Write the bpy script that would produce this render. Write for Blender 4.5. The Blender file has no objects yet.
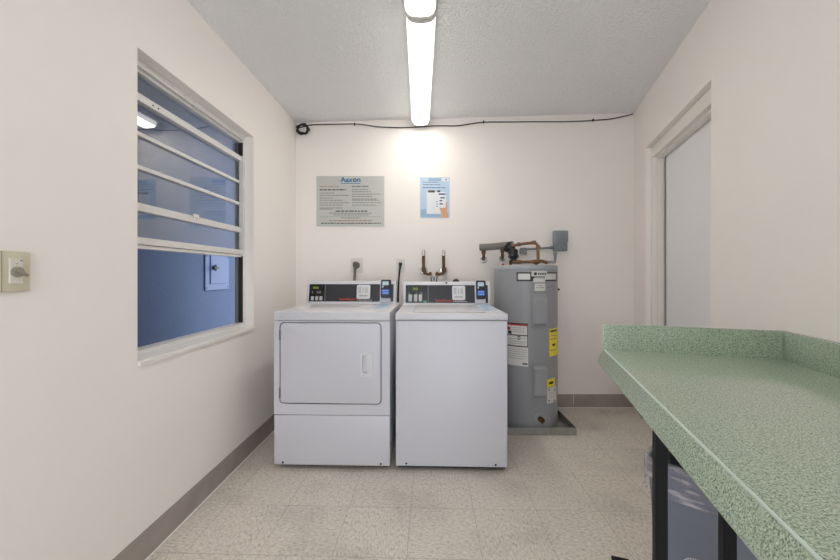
import bpy, bmesh, math, random
from mathutils import Matrix, Vector

random.seed(7)
SC = bpy.context.scene
COL = SC.collection
PI = math.pi

# ------------------------------------------------------------------ camera constants
F, CX, HY, CAMZ = 350.0, 420.0, 273.5, 1.15        # focal length in px, optical axis, horizon row, eye height
BACK = 3.005                                        # distance of the back wall


def W(px, py, Y):
    return Vector(((px - CX) / F * Y, Y, CAMZ - (py - HY) / F * Y))


def lin(r, g, b):
    def f(c):
        c /= 255.0
        return c / 12.92 if c <= 0.04045 else ((c + 0.055) / 1.055) ** 2.4
    return (f(r), f(g), f(b), 1.0)


# ------------------------------------------------------------------ materials
def mat(name, rgb, rough=0.5, metal=0.0, spec=0.5, bump=None, coat=0.0, vary=None, emit=None, alpha=None):
    m = bpy.data.materials.new(name)
    m.use_nodes = True
    nt = m.node_tree
    b = nt.nodes['Principled BSDF']
    c = lin(*rgb)
    b.inputs['Base Color'].default_value = c
    b.inputs['Roughness'].default_value = rough
    b.inputs['Metallic'].default_value = metal
    b.inputs['Specular IOR Level'].default_value = spec
    b.inputs['Coat Weight'].default_value = coat
    if emit:
        b.inputs['Emission Color'].default_value = lin(*emit[0])
        b.inputs['Emission Strength'].default_value = emit[1]
    if alpha is not None:
        b.inputs['Alpha'].default_value = alpha
    geo = None
    if bump or vary:
        geo = nt.nodes.new('ShaderNodeNewGeometry')
    if vary:                       # (scale, amount): gentle blotches in the material's own tone
        n = nt.nodes.new('ShaderNodeTexNoise')
        n.inputs['Scale'].default_value = vary[0]
        n.inputs['Detail'].default_value = 4
        nt.links.new(geo.outputs['Position'], n.inputs['Vector'])
        r = nt.nodes.new('ShaderNodeValToRGB')
        r.color_ramp.elements[0].position = 0.3
        r.color_ramp.elements[1].position = 0.7
        k = vary[1]
        r.color_ramp.elements[0].color = (c[0] * (1 - k), c[1] * (1 - k), c[2] * (1 - k), 1)
        r.color_ramp.elements[1].color = (min(1, c[0] * (1 + k)), min(1, c[1] * (1 + k)), min(1, c[2] * (1 + k)), 1)
        nt.links.new(n.outputs['Fac'], r.inputs['Fac'])
        nt.links.new(r.outputs['Color'], b.inputs['Base Color'])
    if bump:                       # (scale, strength, distance)
        n = nt.nodes.new('ShaderNodeTexNoise')
        n.inputs['Scale'].default_value = bump[0]
        n.inputs['Detail'].default_value = 3
        nt.links.new(geo.outputs['Position'], n.inputs['Vector'])
        bp = nt.nodes.new('ShaderNodeBump')
        bp.inputs['Strength'].default_value = bump[1]
        bp.inputs['Distance'].default_value = bump[2]
        nt.links.new(n.outputs['Fac'], bp.inputs['Height'])
        nt.links.new(bp.outputs['Normal'], b.inputs['Normal'])
    return m


M = {}
M['wall'] = mat('wall_paint', (245, 239, 234), 0.55, spec=0.3, bump=(14, 0.10, 0.01), vary=(2.5, 0.012))
M['door'] = mat('door_paint', (242, 242, 244), 0.45, spec=0.4, vary=(3, 0.01))
M['trim'] = mat('trim_paint', (236, 231, 224), 0.4, spec=0.4)
M['dark_gap'] = mat('dark_gap', (40, 38, 36), 0.8)
M['base'] = mat('vinyl_cove_base', (158, 148, 141), 0.45, vary=(9, 0.10))
M['caulk'] = mat('caulk', (250, 244, 236), 0.6)
M['alu'] = mat('window_aluminium', (228, 226, 222), 0.42, metal=0.0, vary=(20, 0.04))
M['alu_dark'] = mat('window_track', (120, 117, 112), 0.5, metal=0.3)
M['seal'] = mat('window_seal', (32, 30, 30), 0.7)
M['sill'] = mat('sill_paint', (238, 234, 229), 0.4)
M['blue'] = mat('blue_stucco', (74, 86, 112), 0.75, spec=0.2, bump=(45, 0.25, 0.01), vary=(2.2, 0.06))
M['blue_panel'] = mat('blue_panel_paint', (76, 90, 126), 0.5)
M['concrete'] = mat('concrete', (150, 148, 144), 0.9, vary=(6, 0.1))
M['enamel'] = mat('white_enamel', (216, 216, 221), 0.22, spec=0.5, bump=(400, 0.02, 0.0005))
M['enamel_front'] = mat('white_enamel_front', (212, 212, 220), 0.33, spec=0.5, bump=(400, 0.03, 0.0005))
M['white_plastic'] = mat('white_plastic', (222, 222, 226), 0.35)
M['panel_black'] = mat('console_black', (46, 45, 50), 0.35)
M['panel_edge'] = mat('console_grey_line', (128, 128, 130), 0.4)
M['display'] = mat('console_display', (26, 30, 28), 0.2)
M['led'] = mat('led_digits', (120, 140, 40), 0.4, emit=((150, 175, 40), 0.15))
M['button'] = mat('button_grey', (200, 202, 202), 0.4)
M['green_mark'] = mat('green_mark', (90, 165, 110), 0.4)
M['orange'] = mat('orange_lettering', (222, 84, 38), 0.45)
M['white_mark'] = mat('white_mark', (224, 224, 226), 0.5)
M['grey_mark'] = mat('grey_mark', (120, 118, 116), 0.6)
M['black_mark'] = mat('black_mark', (34, 34, 38), 0.5)
M['reader'] = mat('reader_black', (30, 34, 44), 0.3)
M['screen_blue'] = mat('reader_blue', (58, 110, 205), 0.3, emit=((58, 110, 215), 0.08))
M['screen_pale'] = mat('reader_pale', (196, 216, 226), 0.3)
M['sticker_blue'] = mat('pale_blue_sticker', (182, 204, 220), 0.45, vary=(60, 0.06))
M['sticker_ink'] = mat('sticker_ink', (116, 158, 196), 0.5)
M['rubber'] = mat('black_rubber', (28, 27, 28), 0.55)
M['screw'] = mat('dark_screw', (60, 60, 64), 0.4, metal=0.6)
M['heater'] = mat('heater_grey', (148, 149, 152), 0.38, spec=0.5, vary=(3, 0.02))
M['heater_panel'] = mat('heater_panel_grey', (154, 155, 158), 0.38)
M['heater_top'] = mat('heater_lid_grey', (162, 165, 170), 0.35)
M['badge_silver'] = mat('badge_silver', (214, 214, 212), 0.35)
M['label_white'] = mat('label_white', (216, 214, 210), 0.5)
M['label_grey'] = mat('label_grey', (180, 180, 178), 0.5)
M['red'] = mat('label_red', (176, 42, 52), 0.5)
M['yellow'] = mat('label_yellow', (240, 222, 40), 0.5)
M['brass'] = mat('brass', (120, 92, 62), 0.4, metal=0.8)
M['galv'] = mat('galvanised_steel', (156, 156, 150), 0.45, metal=0.4, vary=(35, 0.14))
M['copper'] = mat('aged_copper', (136, 104, 80), 0.42, metal=0.7, vary=(30, 0.2))
M['brown_pipe'] = mat('dark_brown_pipe', (98, 70, 52), 0.45, metal=0.4)
M['chrome'] = mat('chrome', (205, 204, 200), 0.22, metal=0.9)
M['foam'] = mat('grey_foam', (128, 123, 118), 0.85, bump=(120, 0.3, 0.002))
M['tape'] = mat('black_tape', (36, 37, 42), 0.5, bump=(70, 0.8, 0.006))
M['elec_grey'] = mat('electrical_grey', (128, 133, 138), 0.45)
M['elec_grey_lid'] = mat('electrical_grey_lid', (136, 141, 146), 0.4)
M['plate_white'] = mat('plate_white', (230, 224, 216), 0.4)
M['plug_grey'] = mat('plug_grey', (104, 98, 94), 0.5)
M['cord_grey'] = mat('cord_grey', (112, 104, 98), 0.5)
M['cord_black'] = mat('cord_black', (34, 32, 33), 0.5)
M['cable'] = mat('dark_cable', (58, 52, 49), 0.5)
M['sign'] = mat('sign_silver', (196, 197, 192), 0.38, vary=(6, 0.02))
M['ink'] = mat('sign_ink', (126, 126, 122), 0.6)
M['ink_dark'] = mat('sign_ink_dark', (70, 70, 70), 0.6)
M['ink_rust'] = mat('sign_ink_rust', (166, 140, 120), 0.6)
M['logo_blue'] = mat('logo_blue', (22, 112, 172), 0.5)
M['logo_dark'] = mat('logo_dark', (40, 62, 84), 0.5)
M['poster'] = mat('poster_blue', (186, 208, 228), 0.4, vary=(14, 0.05))
M['poster_deep'] = mat('poster_mid_blue', (150, 182, 210), 0.4)
M['poster_white'] = mat('poster_white', (228, 230, 234), 0.4)
M['skin'] = mat('printed_skin', (214, 164, 124), 0.5)
M['navy'] = mat('navy_ink', (44, 72, 128), 0.5)
M['diffuser'] = mat('lamp_diffuser', (250, 250, 250), 0.4, emit=((255, 249, 239), 8.2))
M['diffuser_dim'] = mat('lamp_diffuser_dimmed', (250, 250, 250), 0.4, emit=((255, 251, 248), 2.6))  # nearer lamp turned down to keep the near left wall from overbrightening
M['lens_side'] = mat('lamp_lens_side', (240, 240, 238), 0.4, emit=((255, 252, 247), 1.1))
M['lamp_white'] = mat('lamp_white_metal', (226, 224, 220), 0.4)
M['ivory'] = mat('ivory_plate', (206, 200, 176), 0.42)
M['timer_white'] = mat('timer_white', (222, 218, 206), 0.4)
M['timer_knob'] = mat('timer_knob', (150, 142, 128), 0.4)
M['leg_black'] = mat('black_steel', (12, 12, 15), 0.55, spec=0.25)
M['bin'] = mat('bin_grey', (120, 124, 138), 0.45, vary=(10, 0.04))


def ceiling_mat():
    m = bpy.data.materials.new('knockdown_ceiling')
    m.use_nodes = True
    nt = m.node_tree
    b = nt.nodes['Principled BSDF']
    b.inputs['Base Color'].default_value = lin(247, 247, 247)
    b.inputs['Roughness'].default_value = 0.85
    b.inputs['Specular IOR Level'].default_value = 0.2
    g = nt.nodes.new('ShaderNodeNewGeometry')
    n = nt.nodes.new('ShaderNodeTexNoise')
    n.inputs['Scale'].default_value = 60
    n.inputs['Detail'].default_value = 5
    n.inputs['Roughness'].default_value = 0.6
    nt.links.new(g.outputs['Position'], n.inputs['Vector'])
    r = nt.nodes.new('ShaderNodeValToRGB')
    r.color_ramp.elements[0].position = 0.42
    r.color_ramp.elements[1].position = 0.62
    nt.links.new(n.outputs['Fac'], r.inputs['Fac'])
    bp = nt.nodes.new('ShaderNodeBump')
    bp.inputs['Strength'].default_value = 0.75
    bp.inputs['Distance'].default_value = 0.007
    nt.links.new(r.outputs['Color'], bp.inputs['Height'])
    nt.links.new(bp.outputs['Normal'], b.inputs['Normal'])
    return m


def floor_mat():
    """12-inch vinyl tiles, their flecks running one way in every other tile."""
    m = bpy.data.materials.new('vinyl_tile_floor')
    m.use_nodes = True
    nt = m.node_tree
    N, L = nt.nodes.new, nt.links.new
    b = nt.nodes['Principled BSDF']
    g = N('ShaderNodeNewGeometry')
    mp = N('ShaderNodeMapping')
    mp.vector_type = 'POINT'
    a = math.atan(0.0286)
    T = 0.3048
    ox, oy = 0.270, 2.0556                       # a point on one long joint
    px, py = 0.03, 1.716                         # a point on one cross joint
    # rotate the grid so that its y runs along the left wall
    rx = lambda x, y: x * math.cos(a) - y * math.sin(a)
    ry = lambda x, y: x * math.sin(a) + y * math.cos(a)
    mp.inputs['Rotation'].default_value = (0, 0, a)
    mp.inputs['Scale'].default_value = (1 / T, 1 / T, 1)
    mp.inputs['Location'].default_value = (-rx(ox, oy) / T, -ry(px, py) / T, 0)
    L(g.outputs['Position'], mp.inputs['Vector'])
    sep = N('ShaderNodeSeparateXYZ')
    L(mp.outputs['Vector'], sep.inputs['Vector'])

    def mth(op, i0, i1=None):
        n = N('ShaderNodeMath')
        n.operation = op
        for k, v in enumerate((i0, i1)):
            if v is None:
                continue
            if isinstance(v, (int, float)):
                n.inputs[k].default_value = v
            else:
                L(v, n.inputs[k])
        return n.outputs[0]
    fx, fy = mth('FLOOR', sep.outputs['X']), mth('FLOOR', sep.outputs['Y'])
    par = mth('MODULO', mth('ABSOLUTE', mth('ADD', fx, fy)), 2)
    # flecks
    outs = []
    for sx, sy in ((15, 36), (36, 15)):
        q = N('ShaderNodeMapping')
        q.inputs['Scale'].default_value = (sx, sy, 1)
        q.inputs['Rotation'].default_value = (0, 0, 0.25)
        L(g.outputs['Position'], q.inputs['Vector'])
        n = N('ShaderNodeTexNoise')
        n.inputs['Scale'].default_value = 3.4
        n.inputs['Detail'].default_value = 5
        n.inputs['Roughness'].default_value = 0.68
        L(q.outputs['Vector'], n.inputs['Vector'])
        outs.append(n.outputs['Fac'])
    mx = N('ShaderNodeMix')
    L(par, mx.inputs['Factor'])
    L(outs[0], mx.inputs['A'])
    L(outs[1], mx.inputs['B'])
    ramp = N('ShaderNodeValToRGB')
    e = ramp.color_ramp.elements
    e[0].position, e[0].color = 0.28, lin(162, 153, 140)
    e[1].position, e[1].color = 0.72, lin(248, 242, 233)
    k = e.new(0.48); k.color = lin(221, 212, 200)
    k = e.new(0.56); k.color = lin(227, 218, 206)
    L(mx.outputs['Result'], ramp.inputs['Fac'])
    # tone of each tile
    wn = N('ShaderNodeTexWhiteNoise')
    wn.noise_dimensions = '2D'
    cmb = N('ShaderNodeCombineXYZ')
    L(fx, cmb.inputs['X']); L(fy, cmb.inputs['Y'])
    L(cmb.outputs['Vector'], wn.inputs['Vector'])
    tone = mth('ADD', mth('MULTIPLY', wn.outputs['Value'], 0.04), 0.98)
    # old scuffs and dirt
    dn = N('ShaderNodeTexNoise')
    dn.inputs['Scale'].default_value = 3.2
    dn.inputs['Detail'].default_value = 6
    L(g.outputs['Position'], dn.inputs['Vector'])
    dr = N('ShaderNodeValToRGB')
    dr.color_ramp.elements[0].position, dr.color_ramp.elements[0].color = 0.28, (0.80, 0.80, 0.80, 1)
    dr.color_ramp.elements[1].position, dr.color_ramp.elements[1].color = 0.50, (1, 1, 1, 1)
    L(dn.outputs['Fac'], dr.inputs['Fac'])
    # joints
    frx, fry = mth('FRACT', sep.outputs['X']), mth('FRACT', sep.outputs['Y'])
    dx = mth('MINIMUM', frx, mth('SUBTRACT', 1, frx))
    dy = mth('MINIMUM', fry, mth('SUBTRACT', 1, fry))
    jt = mth('LESS_THAN', mth('MINIMUM', dx, dy), 0.0036)
    joint = mth('SUBTRACT', 1, mth('MULTIPLY', jt, 0.38))
    s1 = N('ShaderNodeVectorMath'); s1.operation = 'SCALE'
    L(ramp.outputs['Color'], s1.inputs[0]); L(mth('MULTIPLY', tone, joint), s1.inputs['Scale'])
    s2 = N('ShaderNodeVectorMath'); s2.operation = 'MULTIPLY'
    L(s1.outputs['Vector'], s2.inputs[0]); L(dr.outputs['Color'], s2.inputs[1])
    L(s2.outputs['Vector'], b.inputs['Base Color'])
    b.inputs['Roughness'].default_value = 0.42
    b.inputs['Specular IOR Level'].default_value = 0.35
    return m


def counter_mat(name, stops, rough):
    m = bpy.data.materials.new(name)
    m.use_nodes = True
    nt = m.node_tree
    N, L = nt.nodes.new, nt.links.new
    b = nt.nodes['Principled BSDF']
    g = N('ShaderNodeNewGeometry')
    n = N('ShaderNodeTexNoise')
    n.inputs['Scale'].default_value = 330
    n.inputs['Detail'].default_value = 3
    n.inputs['Roughness'].default_value = 0.7
    L(g.outputs['Position'], n.inputs['Vector'])
    r = N('ShaderNodeValToRGB')
    e = r.color_ramp.elements
    e[0].position, e[0].color = stops[0][0], lin(*stops[0][1])
    e[1].position, e[1].color = stops[-1][0], lin(*stops[-1][1])
    for p, c in stops[1:-1]:
        x = e.new(p); x.color = lin(*c)
    L(n.outputs['Fac'], r.inputs['Fac'])
    L(r.outputs['Color'], b.inputs['Base Color'])
    b.inputs['Roughness'].default_value = rough
    b.inputs['Specular IOR Level'].default_value = 0.5
    b.inputs['Coat Weight'].default_value = 0.9
    b.inputs['Coat Roughness'].default_value = 0.10
    return m


def glass_mat():
    m = bpy.data.materials.new('window_glass')
    m.use_nodes = True
    nt = m.node_tree
    nt.nodes.remove(nt.nodes['Principled BSDF'])
    N, L = nt.nodes.new, nt.links.new
    out = nt.nodes['Material Output']
    t = N('ShaderNodeBsdfTransparent'); t.inputs['Color'].default_value = (0.93, 0.95, 0.96, 1)
    gl = N('ShaderNodeBsdfGlossy'); gl.inputs['Roughness'].default_value = 0.015
    fr = N('ShaderNodeFresnel')
    ge = N('ShaderNodeNewGeometry')
    mi = N('ShaderNodeMix')                    # the same reflection on leaving the pane as on entering it
    mi.inputs['A'].default_value = 1.95; mi.inputs['B'].default_value = 1 / 1.95
    L(ge.outputs['Backfacing'], mi.inputs['Factor']); L(mi.outputs['Result'], fr.inputs['IOR'])
    mx = N('ShaderNodeMixShader')
    L(fr.outputs['Fac'], mx.inputs['Fac']); L(t.outputs['BSDF'], mx.inputs[1]); L(gl.outputs['BSDF'], mx.inputs[2])
    L(mx.outputs['Shader'], out.inputs['Surface'])
    return m


def liner_mat():
    m = bpy.data.materials.new('clear_liner')
    m.use_nodes = True
    nt = m.node_tree
    nt.nodes.remove(nt.nodes['Principled BSDF'])
    N, L = nt.nodes.new, nt.links.new
    out = nt.nodes['Material Output']
    t = N('ShaderNodeBsdfTransparent'); t.inputs['Color'].default_value = (0.92, 0.92, 0.95, 1)
    p = N('ShaderNodeBsdfPrincipled')
    p.inputs['Base Color'].default_value = lin(214, 212, 222)
    p.inputs['Roughness'].default_value = 0.25
    g = N('ShaderNodeNewGeometry')
    n = N('ShaderNodeTexNoise'); n.inputs['Scale'].default_value = 30; n.inputs['Detail'].default_value = 4
    L(g.outputs['Position'], n.inputs['Vector'])
    bp = N('ShaderNodeBump'); bp.inputs['Strength'].default_value = 0.9; bp.inputs['Distance'].default_value = 0.01
    L(n.outputs['Fac'], bp.inputs['Height']); L(bp.outputs['Normal'], p.inputs['Normal'])
    mx = N('ShaderNodeMixShader')
    q = N('ShaderNodeMapping'); q.inputs['Scale'].default_value = (9, 9, 46); q.inputs['Rotation'].default_value = (0.25, 0.3, 0)
    L(g.outputs['Position'], q.inputs['Vector'])
    n2 = N('ShaderNodeTexNoise'); n2.inputs['Scale'].default_value = 1.6; n2.inputs['Detail'].default_value = 4
    L(q.outputs['Vector'], n2.inputs['Vector'])
    rp = N('ShaderNodeValToRGB')  # milky streaks painted in for the highlights along the folds
    rp.color_ramp.elements[0].position, rp.color_ramp.elements[0].color = 0.45, (0.10, 0.10, 0.10, 1)
    rp.color_ramp.elements[1].position, rp.color_ramp.elements[1].color = 0.68, (0.75, 0.75, 0.75, 1)
    L(n2.outputs['Fac'], rp.inputs['Fac']); L(rp.outputs['Color'], mx.inputs['Fac'])
    L(t.outputs['BSDF'], mx.inputs[1]); L(p.outputs['BSDF'], mx.inputs[2])
    L(mx.outputs['Shader'], out.inputs['Surface'])
    return m


M['ceiling'] = ceiling_mat()
M['floor'] = floor_mat()
GREEN = [(0.32, (42, 60, 48)), (0.42, (120, 140, 118)), (0.51, (166, 181, 156)), (0.62, (188, 200, 178)), (0.73, (232, 236, 219))]
M['counter'] = counter_mat('green_speckled_laminate', GREEN, 0.3)
M['counter_seam'] = mat('laminate_edge_line', (204, 218, 206), 0.4)
M['glass'] = glass_mat()
M['liner'] = liner_mat()


# ------------------------------------------------------------------ mesh helpers
def merge(bm, tmp, mtx=None):
    if mtx is not None:
        tmp.transform(mtx)
    me = bpy.data.meshes.new('tmp')
    tmp.to_mesh(me)
    tmp.free()
    bm.from_mesh(me)
    bpy.data.meshes.remove(me)


def box(bm, c, s, bev=0.0, seg=2, mtx=None):
    t = bmesh.new()
    bmesh.ops.create_cube(t, size=1)
    bmesh.ops.scale(t, vec=s, verts=t.verts)
    bmesh.ops.translate(t, vec=c, verts=t.verts)
    if bev:
        bmesh.ops.bevel(t, geom=list(t.edges), offset=bev, segments=seg, profile=0.5, affect='EDGES')
    merge(bm, t, mtx)


def box2(bm, a, b, bev=0.0, seg=2, mtx=None):
    box(bm, [(a[i] + b[i]) / 2 for i in range(3)], [abs(b[i] - a[i]) for i in range(3)], bev, seg, mtx)


def rr(x0, x1, z0, z1, r, n=6):
    """points of a rounded rectangle, counter-clockwise"""
    r = max(1e-5, min(r, (x1 - x0) / 2 - 1e-5, (z1 - z0) / 2 - 1e-5))
    pts = []
    for cx, cz, a0 in ((x1 - r, z1 - r, 0), (x0 + r, z1 - r, 90), (x0 + r, z0 + r, 180), (x1 - r, z0 + r, 270)):
        for i in range(n + 1):
            a = math.radians(a0 + 90 * i / n)
            pts.append((cx + r * math.cos(a), cz + r * math.sin(a)))
    return pts


def loops(bm, rings, cap0=True, cap1=True, mtx=None):
    """skin a list of closed rings (lists of 3-D points)"""
    t = bmesh.new()
    vs = [[t.verts.new(p) for p in ring] for ring in rings]
    n = len(rings[0])
    for a, b in zip(vs, vs[1:]):
        for i in range(n):
            t.faces.new((a[i], a[(i + 1) % n], b[(i + 1) % n], b[i]))
    if cap0:
        t.faces.new(vs[0][::-1])
    if cap1:
        t.faces.new(vs[-1])
    bmesh.ops.recalc_face_normals(t, faces=t.faces)
    merge(bm, t, mtx)


def plate(bm, x0, x1, z0, z1, y0, y1, r=0.01, ease=0.0, n=6, mtx=None):
    """rounded rectangular plate in the xz plane; front face at y0 (towards the viewer), back at y1"""
    rings = []
    if ease:
        rings.append([(x, y0, z) for x, z in rr(x0 + ease, x1 - ease, z0 + ease, z1 - ease, max(1e-4, r - ease), n)])
        rings.append([(x, y0 + ease * .3, z) for x, z in rr(x0 + ease * .3, x1 - ease * .3, z0 + ease * .3, z1 - ease * .3, max(1e-4, r - ease * .3), n)])
        rings.append([(x, y0 + ease, z) for x, z in rr(x0, x1, z0, z1, r, n)])
    else:
        rings.append([(x, y0, z) for x, z in rr(x0, x1, z0, z1, r, n)])
    rings.append([(x, y1, z) for x, z in rr(x0, x1, z0, z1, r, n)])
    loops(bm, rings, mtx=mtx)


def holed(bm, o, h, y0, y1, ro=0.01, rh=0.03, n=6, mtx=None):
    """plate o=(x0,x1,z0,z1) with a rounded hole h"""
    A = rr(*o, ro, n); B = rr(*h, rh, n)
    rings = [[(x, y0, z) for x, z in A], [(x, y0, z) for x, z in B], [(x, y1, z) for x, z in B], [(x, y1, z) for x, z in A], [(x, y0, z) for x, z in A]]
    loops(bm, rings, False, False, mtx=mtx)


def smooth_path(pts, k=6):
    pts = [Vector(p) for p in pts]
    if len(pts) < 3:
        return pts
    P = [pts[0] * 2 - pts[1]] + pts + [pts[-1] * 2 - pts[-2]]
    out = []
    for i in range(1, len(P) - 2):
        a, b, c, d = P[i - 1], P[i], P[i + 1], P[i + 2]
        for j in range(k):
            t = j / k
            out.append(0.5 * ((2 * b) + (c - a) * t + (2 * a - 5 * b + 4 * c - d) * t * t + (3 * b - a - 3 * c + d) * t ** 3))
    out.append(pts[-1])
    return out


def tube(bm, pts, r, n=10, smooth=0, rad=None):
    path = smooth_path(pts, smooth) if smooth else [Vector(p) for p in pts]
    rings = []
    up = None
    for i, p in enumerate(path):
        d = (path[min(i + 1, len(path) - 1)] - path[max(i - 1, 0)]).normalized()
        if up is None:
            up = Vector((0, 0, 1)) if abs(d.z) < 0.9 else Vector((1, 0, 0))
        s = d.cross(up).normalized()
        up = s.cross(d).normalized()
        q = rad(i / max(1, len(path) - 1)) if rad else r
        rings.append([tuple(p + (s * math.cos(2 * PI * k / n) + up * math.sin(2 * PI * k / n)) * q) for k in range(n)])
    loops(bm, rings)


def rod(bm, a, b, r, n=12):
    tube(bm, [a, b], r, n)


def lathe(bm, prof, c=(0, 0, 0), n=48, mtx=None):
    rings = [[(c[0] + r * math.cos(2 * PI * k / n), c[1] + r * math.sin(2 * PI * k / n), c[2] + z) for k in range(n)] for r, z in prof]
    loops(bm, rings, mtx=mtx)


def bent(pts, r, n=5):
    """round the corners of a polyline (pipe elbows)"""
    pts = [Vector(p) for p in pts]
    out = [pts[0]]
    for a, b, c in zip(pts, pts[1:], pts[2:]):
        d0, d1 = (a - b), (c - b)
        q = min(r, d0.length * .49, d1.length * .49)
        p0, p1 = b + d0.normalized() * q, b + d1.normalized() * q
        for i in range(n + 1):
            t = i / n
            out.append(p0 * (1 - t) ** 2 + b * 2 * t * (1 - t) + p1 * t * t)
    out.append(pts[-1])
    return out


def prop(o, label=None, cat=None, group=None, kind=None):
    if label: o['label'] = label
    if cat: o['category'] = cat
    if group: o['group'] = group
    if kind: o['kind'] = kind
    return o


def obj(name, bm, m, parent=None, smooth=False, label=None, angle=35):
    me = bpy.data.meshes.new(name)
    bm.to_mesh(me)
    bm.free()
    me.materials.append(m if not isinstance(m, str) else M[m])
    if smooth:
        me.shade_smooth()
        me.set_sharp_from_angle(angle=math.radians(angle))
    o = bpy.data.objects.new(name, me)
    COL.objects.link(o)
    if parent is not None:
        o.parent = parent
    if label:
        o['label'] = label
    return o


def thing(name, label, cat, loc=(0, 0, 0), rz=0.0, group=None, kind=None):
    o = bpy.data.objects.new(name, None)
    o.empty_display_size = 0.1
    o.location = loc
    o.rotation_euler = (0, 0, rz)
    COL.objects.link(o)
    return prop(o, label, cat, group, kind)


def struct(name, bm, m, parent=None, smooth=False):
    o = obj(name, bm, m, parent, smooth)
    if parent is None:
        o['kind'] = 'structure'
    return o


def text_bm(s, size, bold=0.0, extrude=0.0004):
    """lettering in the xz plane facing -y, origin at the left end of the baseline"""
    cu = bpy.data.curves.new('lettering', 'FONT')
    cu.body = s
    cu.size = size
    cu.offset = bold
    cu.extrude = extrude
    ob = bpy.data.objects.new('lettering', cu)
    COL.objects.link(ob)
    bpy.context.view_layer.update()
    dg = bpy.context.evaluated_depsgraph_get()
    me = bpy.data.meshes.new_from_object(ob.evaluated_get(dg))
    t = bmesh.new()
    t.from_mesh(me)
    bpy.data.meshes.remove(me)
    bpy.data.objects.remove(ob)
    bpy.data.curves.remove(cu)
    t.transform(Matrix.Rotation(PI / 2, 4, 'X'))
    return t


def put_text(bm, s, x0, x1, z0, z1, y, bold=0.0, mtx=None):
    """fit lettering into the box x0..x1, z0..z1"""
    t = text_bm(s, 1.0, bold, 0.002)
    xs = [v.co.x for v in t.verts]; zs = [v.co.z for v in t.verts]
    ax, bx_, az, bz = min(xs), max(xs), min(zs), max(zs)
    for v in t.verts:
        v.co.x = x0 + (v.co.x - ax) / (bx_ - ax) * (x1 - x0)
        v.co.z = z0 + (v.co.z - az) / (bz - az) * (z1 - z0)
        v.co.y = y + v.co.y * 0.2
    merge(bm, t, mtx)


def words(bm, x0, x1, z, h, y, thick=0.0006, seed=0, mtx=None):
    """a line of print too small to read: dashes of word length"""
    rn = random.Random(seed)
    x = x0
    while x < x1 - h:
        w = min(h * rn.uniform(1.6, 5.0), x1 - x)
        box2(bm, (x, y - thick, z - h / 2), (x + w, y, z + h / 2), mtx=mtx)
        x += w + h * 0.7


def disc(bm, c, r, t, axis='y', n=24, dome=0.0):
    prof = [(r, 0), (r, t * .6), (r * .86, t), (r * .3, t + dome)] if dome else [(r, 0), (r, t * .8), (r * .94, t)]
    mt = Matrix.Translation(Vector(c))
    if axis == 'y':
        mt = mt @ Matrix.Rotation(PI / 2, 4, 'X')      # z axis -> -y
    elif axis == 'x':
        mt = mt @ Matrix.Rotation(PI / 2, 4, 'Y')      # z -> +x
    lathe(bm, prof, n=n, mtx=mt)


# ------------------------------------------------------------------ the room
LW0, LWK = -1.151, 0.0286          # left wall:  X = LW0 + LWK*Y
RW0, RWK = 0.927, 0.303            # right wall: X = RW0 + RWK*Y
YB = -1.3                          # wall behind the photographer
lw = lambda Y: LW0 + LWK * Y
rw = lambda Y: RW0 + RWK * Y
LA, RA = math.atan(LWK), math.atan(RWK)
cosL, cosR = math.cos(LA), math.cos(RA)
zc = lambda X: 2.445 + 0.0294 * (X + 1.065)   # the ceiling climbs a little to the right
TH = 0.17


def wall_frame(x0, ang, outward):
    """local x along the wall (away), y outward, z up"""
    d = Vector((math.sin(ang), math.cos(ang), 0))
    n = Vector((-d.y, d.x, 0)) if outward == 'left' else Vector((d.y, -d.x, 0))
    return Matrix(((d.x, n.x, 0, x0), (d.y, n.y, 0, 0), (0, 0, 1, 0), (0, 0, 0, 1)))


ML = wall_frame(LW0, LA, 'left')
MR = wall_frame(RW0, RA, 'right')

# floor and ceiling
bm = bmesh.new()
poly = [(lw(YB) - .02, YB), (rw(YB) + .02, YB), (rw(BACK) + .05, BACK + .02), (lw(BACK) - .02, BACK + .02)]
loops(bm, [[(x, y, -0.08) for x, y in poly], [(x, y, 0) for x, y in poly]])
struct('floor', bm, M['floor'])
bm = bmesh.new()
loops(bm, [[(x, y, zc(x)) for x, y in poly], [(x, y, zc(x) + .1) for x, y in poly]])
struct('ceiling', bm, M['ceiling'])

# left wall with the window opening
WS0, WS1, WZ0, WZ1 = 1.377 / cosL, 2.284 / cosL, 0.797, 2.041
bm = bmesh.new()
s0, s1 = YB / cosL, (BACK + .15) / cosL
zt = 2.62


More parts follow.
